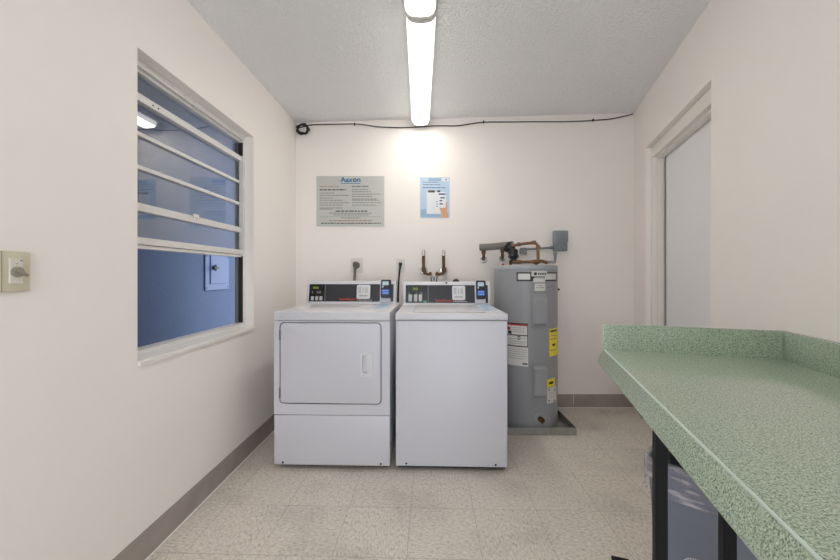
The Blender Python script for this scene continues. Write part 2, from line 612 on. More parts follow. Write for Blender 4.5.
def holed_wall(bm, s0, s1, z0, z1, hs0, hs1, hz0, hz1, th, mtx):
    t = bmesh.new()
    S, Z = [s0, hs0, hs1, s1], [z0, hz0, hz1, z1]
    g = {}
    for yi, y in enumerate((0, th)):
        for i, s in enumerate(S):
            for j, z in enumerate(Z):
                g[yi, i, j] = t.verts.new((s, y, z))
    for i in range(3):
        for j in range(3):
            if (i, j) == (1, 1):
                continue
            for yi in (0, 1):
                t.faces.new((g[yi, i, j], g[yi, i + 1, j], g[yi, i + 1, j + 1], g[yi, i, j + 1]))
    for (i, j), (k, l) in (((1, 1), (2, 1)), ((2, 1), (2, 2)), ((2, 2), (1, 2)), ((1, 2), (1, 1))):
        if hz0 <= z0 and j == l == 1:
            continue
        t.faces.new((g[0, i, j], g[0, k, l], g[1, k, l], g[1, i, j]))
    for (i, j), (k, l) in (((0, 0), (3, 0)), ((3, 0), (3, 3)), ((3, 3), (0, 3)), ((0, 3), (0, 0))):
        if i != k:
            seq = range(i, k, 1 if k > i else -1)
            for q in seq:
                r = q + (1 if k > i else -1)
                t.faces.new((g[0, q, j], g[0, r, j], g[1, r, j], g[1, q, j]))
        else:
            seq = range(j, l, 1 if l > j else -1)
            for q in seq:
                r = q + (1 if l > j else -1)
                t.faces.new((g[0, i, q], g[0, i, r], g[1, i, r], g[1, i, q]))
    bmesh.ops.recalc_face_normals(t, faces=t.faces)
    merge(bm, t, mtx)


holed_wall(bm, s0, s1, -0.08, zt, WS0, WS1, WZ0, WZ1, .112, ML)
struct('wall_left', bm, M['wall'])

# right wall with the door opening
DS0, DS1, DZ = 1.754 / cosR, 2.714 / cosR, 2.123
bm = bmesh.new()
holed_wall(bm, YB / cosR, (BACK + .02) / cosR, -0.08, zt, DS0, DS1, -0.02, DZ, TH, MR)
struct('wall_right', bm, M['wall'])
bm = bmesh.new()
box2(bm, (lw(BACK) - TH, BACK, -.08), (rw(BACK) + .25, BACK + .12, zt))
struct('wall_back', bm, M['wall'])
bm = bmesh.new()
MF = Matrix(((1, 0, 0, 0), (0, -1, 0, YB), (0, 0, 1, 0), (0, 0, 0, 1)))
holed_wall(bm, lw(YB) - TH, rw(YB) + .2, -.08, zt, -.95, .40, -.06, 2.12, .12, MF)     # unseen doorway added behind the camera to let daylight into the room
struct('wall_front', bm, M['wall'])


# cove base: profile swept along each wall
def baseboard(name, mtx, s0, s1, h=0.114):
    prof = [(0, 0.001), (-.011, 0.001), (-.0095, .004), (-.0055, .012), (-.0035, .03), (-.0035, h - .003), (-.002, h), (0, h)]
    bm = bmesh.new()
    loops(bm, [[(s0, y, z) for y, z in prof], [(s1, y, z) for y, z in prof]], mtx=mtx)
    o = struct(name, bm, M['base'], smooth=True)
    bm = bmesh.new()
    box2(bm, (s0, -.0165, 0.0004), (s1, -.0098, .0062), .002, 1, mtx=mtx)
    obj('caulk_line', bm, M['caulk'], o)
    return o


baseboard('baseboard_left', ML, YB / cosL, (BACK - .005) / cosL)
MB_ = Matrix(((1, 0, 0, 0), (0, 1, 0, BACK), (0, 0, 1, 0), (0, 0, 0, 1)))
bb = baseboard('baseboard_back', MB_, lw(BACK) + .01, rw(BACK) - .01)
bm = bmesh.new()
box2(bm, (1.315, BACK - .0042, .012), (1.318, BACK - .0030, .1125))
obj('butt_joint', bm, M['caulk'], bb)
baseboard('baseboard_right', MR, (2.78) / cosR, (BACK - .02) / cosR)

# ---------------- door in the right wall
d = thing('door_1', 'plain white door set deep in the opening of the right wall', 'door', kind='structure')
E1, E2, FS, FT = 0.036, 0.118, 0.03, 0.085      # reveal, depth of the leaf, frame width at the side and over the head
bm = bmesh.new()
box2(bm, (DS1 - FS, E1, 0.002), (DS1 - .001, E2 + .04, DZ - .001), .003, mtx=MR)
box2(bm, (DS0 + .001, E1, 0.002), (DS0 + FS, E2 + .04, DZ - .001), .003, mtx=MR)
box2(bm, (DS0 + FS, E1, DZ - FT), (DS1 - FS, E2 + .04, DZ - .001), .003, mtx=MR)
box2(bm, (DS1 - FS - .012, E1 + .03, 0.002), (DS1 - FS + .001, E2 - .006, DZ - FT), .002, mtx=MR)
box2(bm, (DS0 + FS, E1 + .03, DZ - FT - .012), (DS1 - FS, E2 - .006, DZ - FT + .001), .002, mtx=MR)
obj('door_frame', bm, M['trim'], d)
bm = bmesh.new()
box2(bm, (DS0 + FS + .002, E2, .01), (DS1 - FS - .026, E2 + .04, DZ - FT - .004), .002, mtx=MR)
obj('door_leaf', bm, M['door'], d)
bm = bmesh.new()
box2(bm, (DS0 + FS, E2 + .006, .0), (DS1 - FS, E2 + .045, DZ - FT), mtx=MR)
obj('door_gap', bm, M['dark_gap'], d)
bm = bmesh.new()
rodp = [MR @ Vector((DS0 + FS + .07, E2 - .0, .95)), MR @ Vector((DS0 + FS + .07, E2 - .045, .95))]
rod(bm, rodp[0], rodp[1], .011)
t = bmesh.new(); bmesh.ops.create_uvsphere(t, u_segments=20, v_segments=12, radius=.026)
merge(bm, t, Matrix.Translation(rodp[1]))
obj('door_knob', bm, M['chrome'], d, True)

# ---------------- window in the left wall
w = thing('window_1', 'aluminium sash window in the left wall looking on a blue wall', 'window', kind='structure')
FE = 0.055                                       # how far back in the opening the frame stands
fw = 0.022


def wbox(bm, s0, s1, y0, y1, z0, z1, bev=.0015):
    box2(bm, (s0, y0, z0), (s1, y1, z1), bev, mtx=ML)


bm = bmesh.new()
wbox(bm, WS0 + .001, WS0 + fw, FE, FE + .055, WZ0 + .02, WZ1 - .001)
wbox(bm, WS1 - fw, WS1 - .001, FE, FE + .03, WZ0 + .02, WZ1 - .001)
wbox(bm, WS1 - fw * .35, WS1 - .001, FE + .03, FE + .055, WZ0 + .02, WZ1 - .001)
wbox(bm, WS0 + fw, WS1 - fw, FE, FE + .014, WZ1 - .030, WZ1 - .001)
wbox(bm, WS0 + fw, WS1 - fw, FE + .018, FE + .055, WZ1 - .044, WZ1 - .001)
wbox(bm, WS0 + fw, WS1 - fw, FE, FE + .055, WZ0 + .012, WZ0 + .034)
obj('window_frame', bm, M['alu'], w)
bm = bmesh.new()
wbox(bm, WS1 - fw - .006, WS1 - fw + .010, FE + .034, FE + .054, WZ0 + .036, WZ1 - .046)
obj('sash_track', bm, M['alu_dark'], w)
bm = bmesh.new()
wbox(bm, WS1 - fw - .004, WS1 - fw + .001, FE + .004, FE + .03, WZ0 + .036, 1.262)
wbox(bm, WS1 - fw - .004, WS1 - fw + .001, FE + .004, FE + .03, 1.91, WZ1 - .046)
obj('jamb_seal', bm, M['seal'], w)
bm = bmesh.new()
# sloping stool, its nose just proud of the wall
loops(bm, [[(s, y, z) for y, z in ((-.012, WZ0 - .012), (-.012, WZ0 + .004), (-.006, WZ0 + .008), (FE + .002, WZ0 + .022), (FE + .055, WZ0 + .022), (FE + .055, WZ0 - .012))]
           for s in (WS0 + .0012, WS1 - .0012)], mtx=ML)
# cut the tail inside the opening: the nose itself spans the opening only
obj('window_sill', bm, M['sill'], w)
# the sash: top rail, bars, latch rail, bottom rail
sash = thing('window_sash', None, None); sash.parent = w
SY = FE + .036
a_, b_ = WS0 + fw + .001, WS1 - fw - .003


def rail(name, z, h, y0, y1, mt='alu'):
    bm = bmesh.new()
    wbox(bm, a_, b_, y0, y1, z - h / 2, z + h / 2, .002)
    return obj(name, bm, M[mt], sash)


rail('sash_rail', 1.891, .032, FE + .012, SY + .012)
rail('glazing_bar', 1.741, .018, FE + .022, SY + .010)
rail('glazing_bar', 1.601, .018, FE + .022, SY + .010)
r4 = rail('sash_rail', 1.431, .034, FE + .016, SY + .014)
r5 = rail('sash_rail', 1.287, .030, FE + .004, SY + .012)
bm = bmesh.new()
wbox(bm, a_, b_, FE + .012, FE + .05, 1.255, 1.271, .002)
obj('pull_lip', bm, M['alu'], sash)
bm = bmesh.new()
wbox(bm, (WS0 + WS1) / 2 - .035, (WS0 + WS1) / 2 + .005, FE + .004, FE + .016, 1.436, 1.458, .004)
obj('sash_latch', bm, M['alu'], sash)
bm = bmesh.new()
for ds in (.16, .19):
    p = ML @ Vector((WS0 + ds, FE + .0115, 1.889))
    t = bmesh.new(); bmesh.ops.create_uvsphere(t, u_segments=8, v_segments=6, radius=.0035)
    merge(bm, t, Matrix.Translation(p))
obj('rivets', bm, M['screw'], sash)
for z0, z1 in ((1.907, WZ1 - .046), (1.750, 1.875), (1.610, 1.732), (1.448, 1.592), (1.302, 1.414)):
    bm = bmesh.new()
    box2(bm, (a_, SY, z0), (b_, SY + .004, z1), mtx=ML)
    obj('pane', bm, M['glass'], sash)

# ---------------- outside the window
bm = bmesh.new()
box2(bm, (-2.15, -1.0, -.1), (-2.0, 7.5, 3.1))
struct('wall_exterior', bm, M['blue'])
bm = bmesh.new()
box2(bm, (-2.15, -1.0, -.18), (-1.2, 7.5, -.1))
struct('ground_exterior', bm, M['concrete'])
bm = bmesh.new()
box2(bm, (-2.15, -1.0, 2.62), (-1.2, 5.0, 2.72))  # unseen slab, added to cut the sky light on the blue wall
struct('sky_blocker_exterior', bm, M['concrete'])
pa = thing('access_panel', 'small blue hinged access panel on the blue wall outside the window', 'access panel', (-2.0, 3.44, .99))
PM = Matrix(((0, -1, 0, 0), (1, 0, 0, 0), (0, 0, 1, 0), (0, 0, 0, 1)))     # local x -> +Y, plate front (-y) -> +X


def pplate(*a, **k):
    plate(*a, mtx=PM, **k)


bm = bmesh.new()
pplate(bm, -.20, .20, 0, .35, -.014, 0, r=.012, ease=.004)
po = obj('panel_flange', bm, M['blue_panel'], pa)
bm = bmesh.new()
pplate(bm, -.135, .145, .055, .36, -.0155, -.012, r=.004)
obj('panel_gap', bm, M['navy'], pa)
bm = bmesh.new()
pplate(bm, -.128, .138, .062, .355, -.022, -.014, r=.004, ease=.003)
dd = obj('panel_door', bm, M['blue_panel'], pa)
bm = bmesh.new()
rod(bm, PM @ Vector((-.09, -.02, .215)), PM @ Vector((-.09, -.05, .215)), .02)
rod(bm, PM @ Vector((-.12, -.046, .215)), PM @ Vector((-.05, -.046, .215)), .008)
rod(bm, PM @ Vector((-.09, -.046, .185)), PM @ Vector((-.09, -.046, .245)), .008)
obj('latch_handle', bm, M['black_mark'], dd, True)
for x, z in ((-.18, .025), (.18, .025), (-.18, .325), (.18, .325)):
    bm = bmesh.new()
    disc(bm, (0, 0, 0), .008, .004, 'x', 12)
    bm.transform(Matrix.Translation(PM @ Vector((x, -.014, z))))
    obj('screw', bm, M['navy'], pa)

# ------------------------------------------------------------------ laundry machines
SK = -LA


def console(par, W_, z0, zt, yb, buttons, dx):
    """slanted control console across the back of a machine. Features are given in 0..1 of its width and height"""
    yf0, yf1, yback = yb, yb + .03, yb + .105
    con = thing('console', None, None, (dx, 0, 0)); con.parent = par
    bm = bmesh.new()
    prof = [(yf0, z0), (yf0 + .001, z0 + .012), (yf1 - .002, zt - .012), (yf1 + .006, zt - .002), (yf1 + .014, zt), (yback - .012, zt), (yback, zt - .012), (yback, z0)]
    loops(bm, [[(x, y, z) for y, z in prof] for x in (-W_ / 2, W_ / 2)])
    obj('console_housing', bm, M['enamel'], con, True)
    # frame of the slanted face: x right, z up the slope, -y outward
    h = math.hypot(yf1 - yf0, zt - z0)
    sl = math.atan2(yf1 - yf0, zt - z0)
    mt = Matrix.Translation((0, yf0 - .0005, z0)) @ Matrix.Rotation(-sl, 4, 'X')
    X = lambda u: -W_ / 2 + u * W_
    Z = lambda v: v * h

    def pl(name, m, u0, u1, v0, v1, off, t, r=.002, ease=0.0, parent=con, label=None):
        bm = bmesh.new()
        plate(bm, X(u0), X(u1), Z(v0), Z(v1), -off - t, -off, r=r, ease=ease, n=3, mtx=mt)
        return obj(name, bm, M[m], parent, label=label)
    pl('control_panel', 'panel_black', .028, .975, .085, .85, 0, .002)
    ue = buttons['end']
    pl('display_panel', 'display', .034, ue, .10, .835, .002, .0008)
    pl('divider', 'panel_edge', ue, ue + .007, .10, .84, .002, .0012, r=.001)
    bm = bmesh.new()
    a, b = buttons['led']
    put_text(bm, '88', X(a), X(b), Z(.64), Z(.74), -.0036, .01, mtx=mt)
    obj('display_digits', bm, M['led'], con)
    for q in buttons['marks']:
        bm = bmesh.new()
        box2(bm, (X(q), -.0034, Z(.44)), (X(q) + .008, -.0028, Z(.54)), mtx=mt)
        obj('panel_mark', bm, M['grey_mark'], con)
    for a, b in buttons['x']:
        pl('button', 'button', a, b, buttons['v'][0], buttons['v'][1], .0028, .004, r=.003, ease=.0015)
    if buttons.get('tag'):
        pl('start_mark', 'green_mark', *buttons['tag'], .10, .18, .0028, .0012)
    bd = pl('badge', 'white_plastic', .565, .715, .20, .82, .002, .004, r=.012, ease=.0015)
    bm = bmesh.new()
    for u in (.585, .602, .632, .662, .676):
        box2(bm, (X(u), -.0066, Z(.46)), (X(u) + .006, -.006, Z(.70)), mtx=mt)
    box2(bm, (X(.592), -.0066, Z(.30)), (X(.685), -.006, Z(.37)), mtx=mt)
    for v in (.46, .69):
        box2(bm, (X(.585), -.0066, Z(v)), (X(.614), -.006, Z(v + .025)), mtx=mt)
    obj('badge_print', bm, M['label_grey'], con)
    bm = bmesh.new()
    put_text(bm, 'SpeedQueen', X(.372), X(.565), Z(.125), Z(.235), -.0026, .012, mtx=mt)
    obj('brand_lettering', bm, M['orange'], con)
    bm = bmesh.new()
    words(bm, X(.575), X(.735), Z(.15), .004, -.002, seed=3, mtx=mt)
    obj('small_print', bm, M['white_mark'], con)
    pl('reader_mount', 'white_plastic', .825, .945, .075, .93, .001, .008, r=.004, ease=.002)
    rd = pl('card_reader', 'reader', .838, .948, .235, 1.03, .008, .022, r=.010, ease=.004)
    pl('reader_screen', 'screen_pale', .855, .925, .78, .95, .030, .0014, r=.003)
    pl('reader_window', 'screen_blue', .852, .930, .38, .60, .030, .0014, r=.003)
    pl('reader_spot', 'screen_pale', .852, .868, .68, .76, .030, .0012, r=.002)
    bm = bmesh.new()
    words(bm, X(.858), X(.926), Z(.44), .004, -.0314, seed=1, mtx=mt)
    words(bm, X(.858), X(.926), Z(.54), .004, -.0314, seed=2, mtx=mt)
    obj('reader_print', bm, M['screen_pale'], con)
    return con


def foot(par, x, y, h=.03):
    bm = bmesh.new()
    lathe(bm, [(.022, 0), (.022, .012), (.012, .016), (.012, h + .004)], (x, y, 0), 16)
    return obj('foot', bm, M['rubber'], par, True)


def top_sticker(par, x0, x1, y0, y1, z):
    bm = bmesh.new()
    box2(bm, (x0, y0, z), (x1, y1, z + .0012))
    o = obj('sticker', bm, M['sticker_blue'], par, label='pale blue instruction sticker')
    for i in range(5):
        bm = bmesh.new()
        y = y0 + (y1 - y0) * (i + .8) / 6
        box2(bm, (x0 + .012, y, z + .001), (x1 - .03 * (1 + i % 2), y + .008, z + .0018))
        obj('sticker_print', bm, M['sticker_ink'], o)


# ---- dryer
DW, DD, DT = .683, .69, .925
fx, fy = -.516, 2.043
dry = thing('clothes_dryer', 'white front-loading dryer with a large square door, nearest the window', 'dryer', (fx + .0286 * DD / 2, fy + DD / 2, 0), SK)
o_ = -DD / 2
bm = bmesh.new()
box2(bm, (-DW / 2 + .004, o_ + .024, .028), (DW / 2 - .004, DD / 2, DT - .046), .006)
obj('cabinet', bm, M['enamel'], dry, True)
bm = bmesh.new()
plate(bm, -DW / 2, DW / 2, DT - .05, DT, o_ - .002, DD / 2, r=.004, ease=.006)
obj('top_panel', bm, M['enamel'], dry, True)
dl, dr_, dz0, dz1 = -.303, .288, .391, .860
bm = bmesh.new()
holed(bm, (-DW / 2 + .001, DW / 2 - .001, .325, DT - .053), (dl - .005, dr_ + .005, dz0 - .005, dz1 + .005), o_, o_ + .03, .006, .028)
obj('front_panel', bm, M['enamel_front'], dry)
bm = bmesh.new()
plate(bm, dl - .01, dr_ + .01, dz0 - .01, dz1 + .01, o_ + .016, o_ + .024, r=.03)
obj('door_gasket', bm, M['dark_gap'], dry)
hx0, hx1, hz0, hz1 = .171, .241, .552, .692
cup = (hx0 + .010, hx1 - .018, hz0 + .018, hz1 - .014)
bm = bmesh.new()
A, A2, B_ = rr(dl, dr_, dz0, dz1, .024), rr(dl + .006, dr_ - .006, dz0 + .006, dz1 - .006, .019), rr(*cup, .014)
loops(bm, [[(x, o_ + .018, z) for x, z in A], [(x, o_ + .004, z) for x, z in A], [(x, o_ - .0005, z) for x, z in rr(dl + .0018, dr_ - .0018, dz0 + .0018, dz1 - .0018, .0225)], [(x, o_ - .002, z) for x, z in A2],
           [(x, o_ - .002, z) for x, z in B_], [(x, o_ + .012, z) for x, z in B_]], False, False)
door = obj('door', bm, M['enamel_front'], dry, True)
bm = bmesh.new()
holed(bm, (hx0, hx1, hz0, hz1), cup, o_ - .009, o_ - .001, .008, .014)
rings = []
for y_, d_ in ((-.009, 0), (.004, .001), (.010, .004), (.0115, .010)):
    rings.append([(x, o_ + y_, z) for x, z in rr(cup[0] + d_ * .3, cup[1] - d_ * .3, cup[2] + d_, cup[3] - d_, .013)])
loops(bm, rings, False, True)
box2(bm, (cup[1] - .014, o_ - .011, cup[2] - .002), (cup[1] + .004, o_ - .006, cup[3] + .002), .002)
obj('door_handle', bm, M['white_plastic'], door, True)
for z in (dz1 - .07, dz0 + .06):
    bm = bmesh.new()
    box2(bm, (dl - .008, o_ - .003, z - .03), (dl - .001, o_ + .012, z + .03), .002)
    obj('hinge', bm, M['panel_edge'], door)
bm = bmesh.new()
plate(bm, -DW / 2 + .001, DW / 2 - .001, .030, .321, o_, o_ + .028, r=.006, ease=.004)
lp = obj('lower_panel', bm, M['enamel_front'], dry, True)
for x in (-.288, .288):
    bm = bmesh.new(); disc(bm, (x, o_, .043), .006, .003, n=12)
    obj('screw', bm, M['screw'], lp)
bm = bmesh.new()
box2(bm, (-DW / 2 + .012, o_ + .03, .016), (DW / 2 - .012, DD / 2 - .01, .03))
obj('base_frame', bm, M['rubber'], dry)
for x in (-.29, .29):
    for y in (o_ + .14, DD / 2 - .06):
        foot(dry, x, y)
console(dry, .680, DT - .001, 1.094, o_ + .60,
        dict(end=.205, led=(.070, .135), marks=(.062, .115, .135, .150), x=((.055, .086), (.103, .135), (.150, .182)), v=(.13, .31)), -.025)
top_sticker(dry, .196, .290, o_ + .20, o_ + .585, DT)

# ---- washer
WW, WD, WT = .652, .68, .916
fx, fy = .182, 2.028
wash = thing('washing_machine', 'white top-loading washing machine with plain front, beside the grey water heater', 'washing machine', (fx + .0286 * WD / 2, fy + WD / 2, 0), SK)
o_ = -WD / 2
bm = bmesh.new()
plate(bm, -WW / 2 + .002, WW / 2 - .002, .028, WT - .040, o_, WD / 2, r=.006, ease=.008)
obj('cabinet', bm, M['enamel_front'], wash, True)
bm = bmesh.new()
plate(bm, -WW / 2, WW / 2, WT - .037, WT, o_ - .004, WD / 2, r=.004, ease=.007)
obj('top_panel', bm, M['enamel'], wash, True)
bm = bmesh.new()
box2(bm, (-WW / 2 + .008, o_ + .004, WT - .041), (WW / 2 - .008, WD / 2 - .004, WT - .036))
obj('top_gap', bm, M['panel_edge'], wash)
bm = bmesh.new()
box2(bm, (-.223, o_ + .075, WT - .001), (.205, o_ + .53, WT + .007), .004, 3)
lid = obj('lid', bm, M['enamel'], wash, True)
bm = bmesh.new()
for sx in (-.2245, .2055):
    box2(bm, (sx - .0015, o_ + .075, WT), (sx + .0015, o_ + .53, WT + .0012))
box2(bm, (-.2245, o_ + .0725, WT), (.2070, o_ + .0755, WT + .0012))
obj('lid_gap', bm, M['grey_mark'], lid)
for x in (-.262, .255):
    bm = bmesh.new(); disc(bm, (x, o_, .045), .006, .003, n=12)
    obj('screw', bm, M['screw'], wash)
bm = bmesh.new()
box2(bm, (-WW / 2 + .012, o_ + .02, .014), (WW / 2 - .012, WD / 2 - .01, .03))
obj('base_frame', bm, M['rubber'], wash)
for x in (-.28, .28):
    for y in (o_ + .14, WD / 2 - .06):
        foot(wash, x, y)
con = console(wash, .652, WT - .001, 1.088, o_ + .592,
              dict(end=.285, led=(.110, .168), marks=(.062, .15, .19, .21), x=((.062, .103), (.125, .163), (.180, .218)), v=(.14, .44), tag=(.235, .272)), 0)
bm = bmesh.new()
disc(bm, (.0, o_ + .6195, 1.079), .007, .003, n=12)
obj('screw', bm, M['black_mark'], con)
top_sticker(wash, .225, .318, o_ + .19, o_ + .575, WT)

# ------------------------------------------------------------------ water heater
HC, HR = Vector((.8245, 2.742, 0)), .2370
HB, HT = .012, 1.213
heat = thing('water_heater', 'tall grey electric water heater standing in a metal pan', 'water heater', (HC.x, HC.y, HB))


def hit(px):
    """first point of the tank seen along a pixel column"""
    k = (px - CX) / F
    a = k * k + 1
    b = -2 * (k * HC.x + HC.y)
    c = HC.x ** 2 + HC.y ** 2 - HR ** 2
    D = max(0, b * b - 4 * a * c)
    Y = (-b - math.sqrt(D)) / (2 * a)
    return math.atan2(Y - HC.y, k * Y - HC.x), Y


def hz(px, py):
    return CAMZ - (py - HY) / F * hit(px)[1] - HB


def curved(bm, a0, a1, z0, z1, r0, r1, n=10, bev=0.0):
    """curved slab on the tank between two angles, two heights and two radii"""
    rings = []
    if bev:
        da = bev / r1
        seq = [(r0, 0, 0), (r1 - bev, 0, 0), (r1, da, bev)]
    else:
        seq = [(r0, 0, 0), (r1, 0, 0)]
    for r, da, dz in seq:
        ring = []
        for i in range(n + 1):
            a = a0 + da + (a1 - a0 - 2 * da) * i / n
            ring.append((r * math.cos(a), r * math.sin(a), z0 + dz))
        for i in range(n + 1):
            a = a1 - da - (a1 - a0 - 2 * da) * i / n
            ring.append((r * math.cos(a), r * math.sin(a), z1 - dz))
        rings.append(ring)
    t = bmesh.new()
    loops(t, rings, False, False)
    # the outer face as quads
    r, da, dz = seq[-1]
    for i in range(n):
        p = [a0 + da + (a1 - a0 - 2 * da) * j / n for j in (i, i + 1)]
        f = [t.verts.new((r * math.cos(q), r * math.sin(q), z)) for q, z in ((p[0], z0 + dz), (p[1], z0 + dz), (p[1], z1 - dz), (p[0], z1 - dz))]
        t.faces.new(f)
    bmesh.ops.remove_doubles(t, verts=t.verts, dist=1e-6)
    bmesh.ops.recalc_face_normals(t, faces=t.faces)
    merge(bm, t)


def hpatch(name, m, px0, px1, py0, py1, t0=0.0, t1=.0015, parent=None, bev=0.0, label=None):
    c = (px0 + px1) / 2
    bm = bmesh.new()
    curved(bm, hit(px0)[0], hit(px1)[0], hz(c, py1), hz(c, py0), HR + t0, HR + t1, bev=bev)
    return obj(name, bm, M[m], parent or heat, label=label)


bm = bmesh.new()
H = HT - HB
lathe(bm, [(HR - .004, 0), (HR, .004), (HR, H - .030)], n=72)
obj('tank', bm, M['heater'], heat, True)
bm = bmesh.new()
lathe(bm, [(HR + .0005, H - .034), (HR + .0025, H - .032), (HR + .0025, H - .012), (HR - .004, H - .002), (HR - .02, H), (HR - .06, H - .004), (.02, H - .004)], n=72)
obj('tank_lid', bm, M['heater_top'], heat, True)


def access(py0, py1, hi):
    f = hpatch('access_panel', 'heater_panel', 530.6, 546.2, py0, py1, -.001, .006, bev=.003)
    hpatch('panel_cover', 'heater_panel', 532.4, 544.6, py0 + 2.2, py1 - 2.4, .004, .042, parent=f, bev=.013)
    return f


access(294.2, 327, 0)
access(363.8, 398, 1)
bd = hpatch('badge', 'black_mark', 516.6, 556.6, 272.2, 281.2, -.001, .002, label='dark framed silver maker badge')
hpatch('badge_bar', 'badge_silver', 518.0, 530.2, 273.6, 279.6, .001, .003, bd)
hpatch('badge_bar', 'badge_silver', 544.6, 555.6, 273.6, 279.6, .001, .003, bd)
hpatch('badge_center', 'badge_silver', 531.4, 546.6, 270.8, 276.4, .001, .0045, bd)
bm = bmesh.new()
a = hit(535.2)[0]
lathe(bm, [(.011, 0), (.011, .0015)], n=20)
bm.transform(Matrix.Translation(((HR + .004) * math.cos(a), (HR + .004) * math.sin(a), hz(535, 273.8))) @ Matrix.Rotation(a, 4, 'Z') @ Matrix.Rotation(PI / 2, 4, 'Y'))
obj('badge_emblem', bm, M['black_mark'], bd)
for q in range(5):
    hpatch('badge_letter', 'ink_dark', 537.6 + q * 1.75, 538.8 + q * 1.75, 272.8, 274.9, .004, .005, bd)
hpatch('badge_center', 'badge_silver', 533.2, 544.8, 278.2, 282.2, .001, .0045, bd)
hpatch('badge_strip', 'label_grey', 534.4, 543.6, 277.0, 277.9, .001, .0045, bd)
ws = hpatch('paper_label', 'label_white', 534.6, 545.2, 283.6, 290.8, label='small white paper label')
hpatch('label_print', 'ink', 535.8, 538, 287.4, 288.2, .001, .0022, ws); hpatch('label_print', 'ink', 538.8, 543.8, 287.4, 288.2, .001, .0022, ws)
hpatch('label_print', 'ink', 537, 543, 285.4, 285.9, .001, .0022, ws)
hpatch('stamped_number', 'ink', 547, 553, 286.6, 287.4, -.001, .0006)
# big warning label
wl = hpatch('warning_label', 'label_white', 506.0, 528.0, 322.6, 365.6, label='tall white and black warning label with red heading')
hpatch('label_heading', 'black_mark', 506.2, 527.9, 322.8, 324.0, .001, .0022, wl)
hpatch('label_heading', 'red', 506.2, 527.9, 324.0, 325.6, .001, .0022, wl, label='red heading stripe')
for y in (334.6, 345.6):
    hpatch('label_rule', 'black_mark', 506.2, 527.9, y, y + 1.1, .001, .0022, wl)
hpatch('label_rule', 'black_mark', 527.2, 527.9, 323, 346.5, .001, .0022, wl)
hpatch('label_pictogram', 'red', 507.4, 510.4, 326.6, 329.6, .001, .0022, wl)
hpatch('label_pictogram', 'black_mark', 508.2, 511.6, 330.4, 333.4, .001, .0022, wl)
hpatch('label_pictogram', 'black_mark', 517.6, 520.4, 336.2, 339.6, .001, .0022, wl)
hpatch('label_pictogram', 'label_white', 518.3, 519.7, 337.0, 338.8, .002, .0028, wl)
for k, (a, b, y) in enumerate(((512.8, 525.5, 327.4), (512.8, 524.5, 329.4), (512.8, 525.5, 331.4), (508.5, 516.5, 338), (521.5, 526, 338), (508.5, 526, 341), (508.5, 525, 343),
                               (508.2, 526.3, 349), (508.2, 526.3, 351.2), (508.2, 525.3, 353.4), (508.2, 526.3, 355.6), (508.2, 524.3, 357.8))):
    hpatch('label_print', 'label_grey', a, b, y, y + .9, .001, .0021, wl)
hpatch('label_print', 'black_mark', 522.3, 527.4, 363.2, 364.6, .001, .0022, wl)
yl = hpatch('energy_label', 'yellow', 549.3, 557.2, 328.6, 355.8, label='tall yellow energy label')
hpatch('label_print', 'black_mark', 550.0, 556.6, 330.0, 331.8, .001, .0022, yl)
hpatch('label_print', 'black_mark', 552.2, 554.8, 343.6, 345.8, .001, .0022, yl)
for y in (335, 338.5, 349.5):
    hpatch('label_print', 'grey_mark', 550.5, 556.0, y, y + .7, .001, .0022, yl)
ys = hpatch('yellow_label', 'yellow', 547.2, 554.6, 378.6, 386.8, label='small square yellow label')
hpatch('label_print', 'black_mark', 549, 553, 381.5, 384, .001, .0022, ys)
wh = hpatch('paper_label', 'label_white', 547.0, 556.2, 387.4, 402.6, label='white paper label near the bottom')
for q in ((548.2, 389.5), (554, 389), (548.2, 400), (553.6, 399.6)):
    hpatch('label_print', 'black_mark', q[0], q[0] + 1.3, q[1], q[1] + 1.2, .001, .0022, wh)
for y in (392, 394, 396):
    hpatch('label_print', 'label_grey', 549, 555, y, y + .7, .001, .0022, wh)


def radial(px, py, prof, name, m, label=None, n=28):
    a = hit(px)[0]
    bm = bmesh.new()
    lathe(bm, prof, n=n)
    bm.transform(Matrix.Translation((HR * math.cos(a), HR * math.sin(a), hz(px, py))) @ Matrix.Rotation(a, 4, 'Z') @ Matrix.Rotation(PI / 2, 4, 'Y'))
    return obj(name, bm, M[m], heat, True, label=label)


radial(539.4, 417.6, [(.046, -.004), (.046, .002), (.040, .005), (.01, .006)], 'drain_plate', 'heater_panel')
radial(539.4, 418.2, [(.016, 0), (.016, .03), (.020, .03), (.020, .045), (.012, .046), (.012, .03), (.005, .03)], 'drain_valve', 'brass', 'brass drain valve')
radial(557.9, 289.5, [(.008, -.004), (.008, .012), (.004, .014)], 'side_fitting', 'screw')
for nx in (-.12, .08):
    bm = bmesh.new()
    lathe(bm, [(.02, 0), (.02, .008), (.012, .010), (.012, .026)], (nx, -.02, H - .006), 16)
    obj('pipe_nipple', bm, M['brass'], heat, True)
bm = bmesh.new()
lathe(bm, [(.010, 0), (.010, .012), (.006, .016)], (-.19, -.06, H - .004), 12)
obj('plug_button', bm, M['red'], heat, True)

# drain pan
pan = thing('drain_pan', 'shallow square galvanised pan on the floor under the water heater', 'drain pan', (.853, 2.738, 0))
bm = bmesh.new()
P0, P1, Q0, Q1 = -.300, .262, -.250, .250
T_ = .004
outer = [(P0, Q0), (P1, Q0), (P1, Q1), (P0, Q1)]
ring = lambda d, z: [(x - math.copysign(d, x), y - math.copysign(d, y), z) for x, y in outer]
loops(bm, [ring(0, .001), ring(-.002, .050), ring(-.004, .053), ring(.003, .053), ring(.004, .008), ring(.02, .006)])
obj('pan_tray', bm, M['galv'], pan)

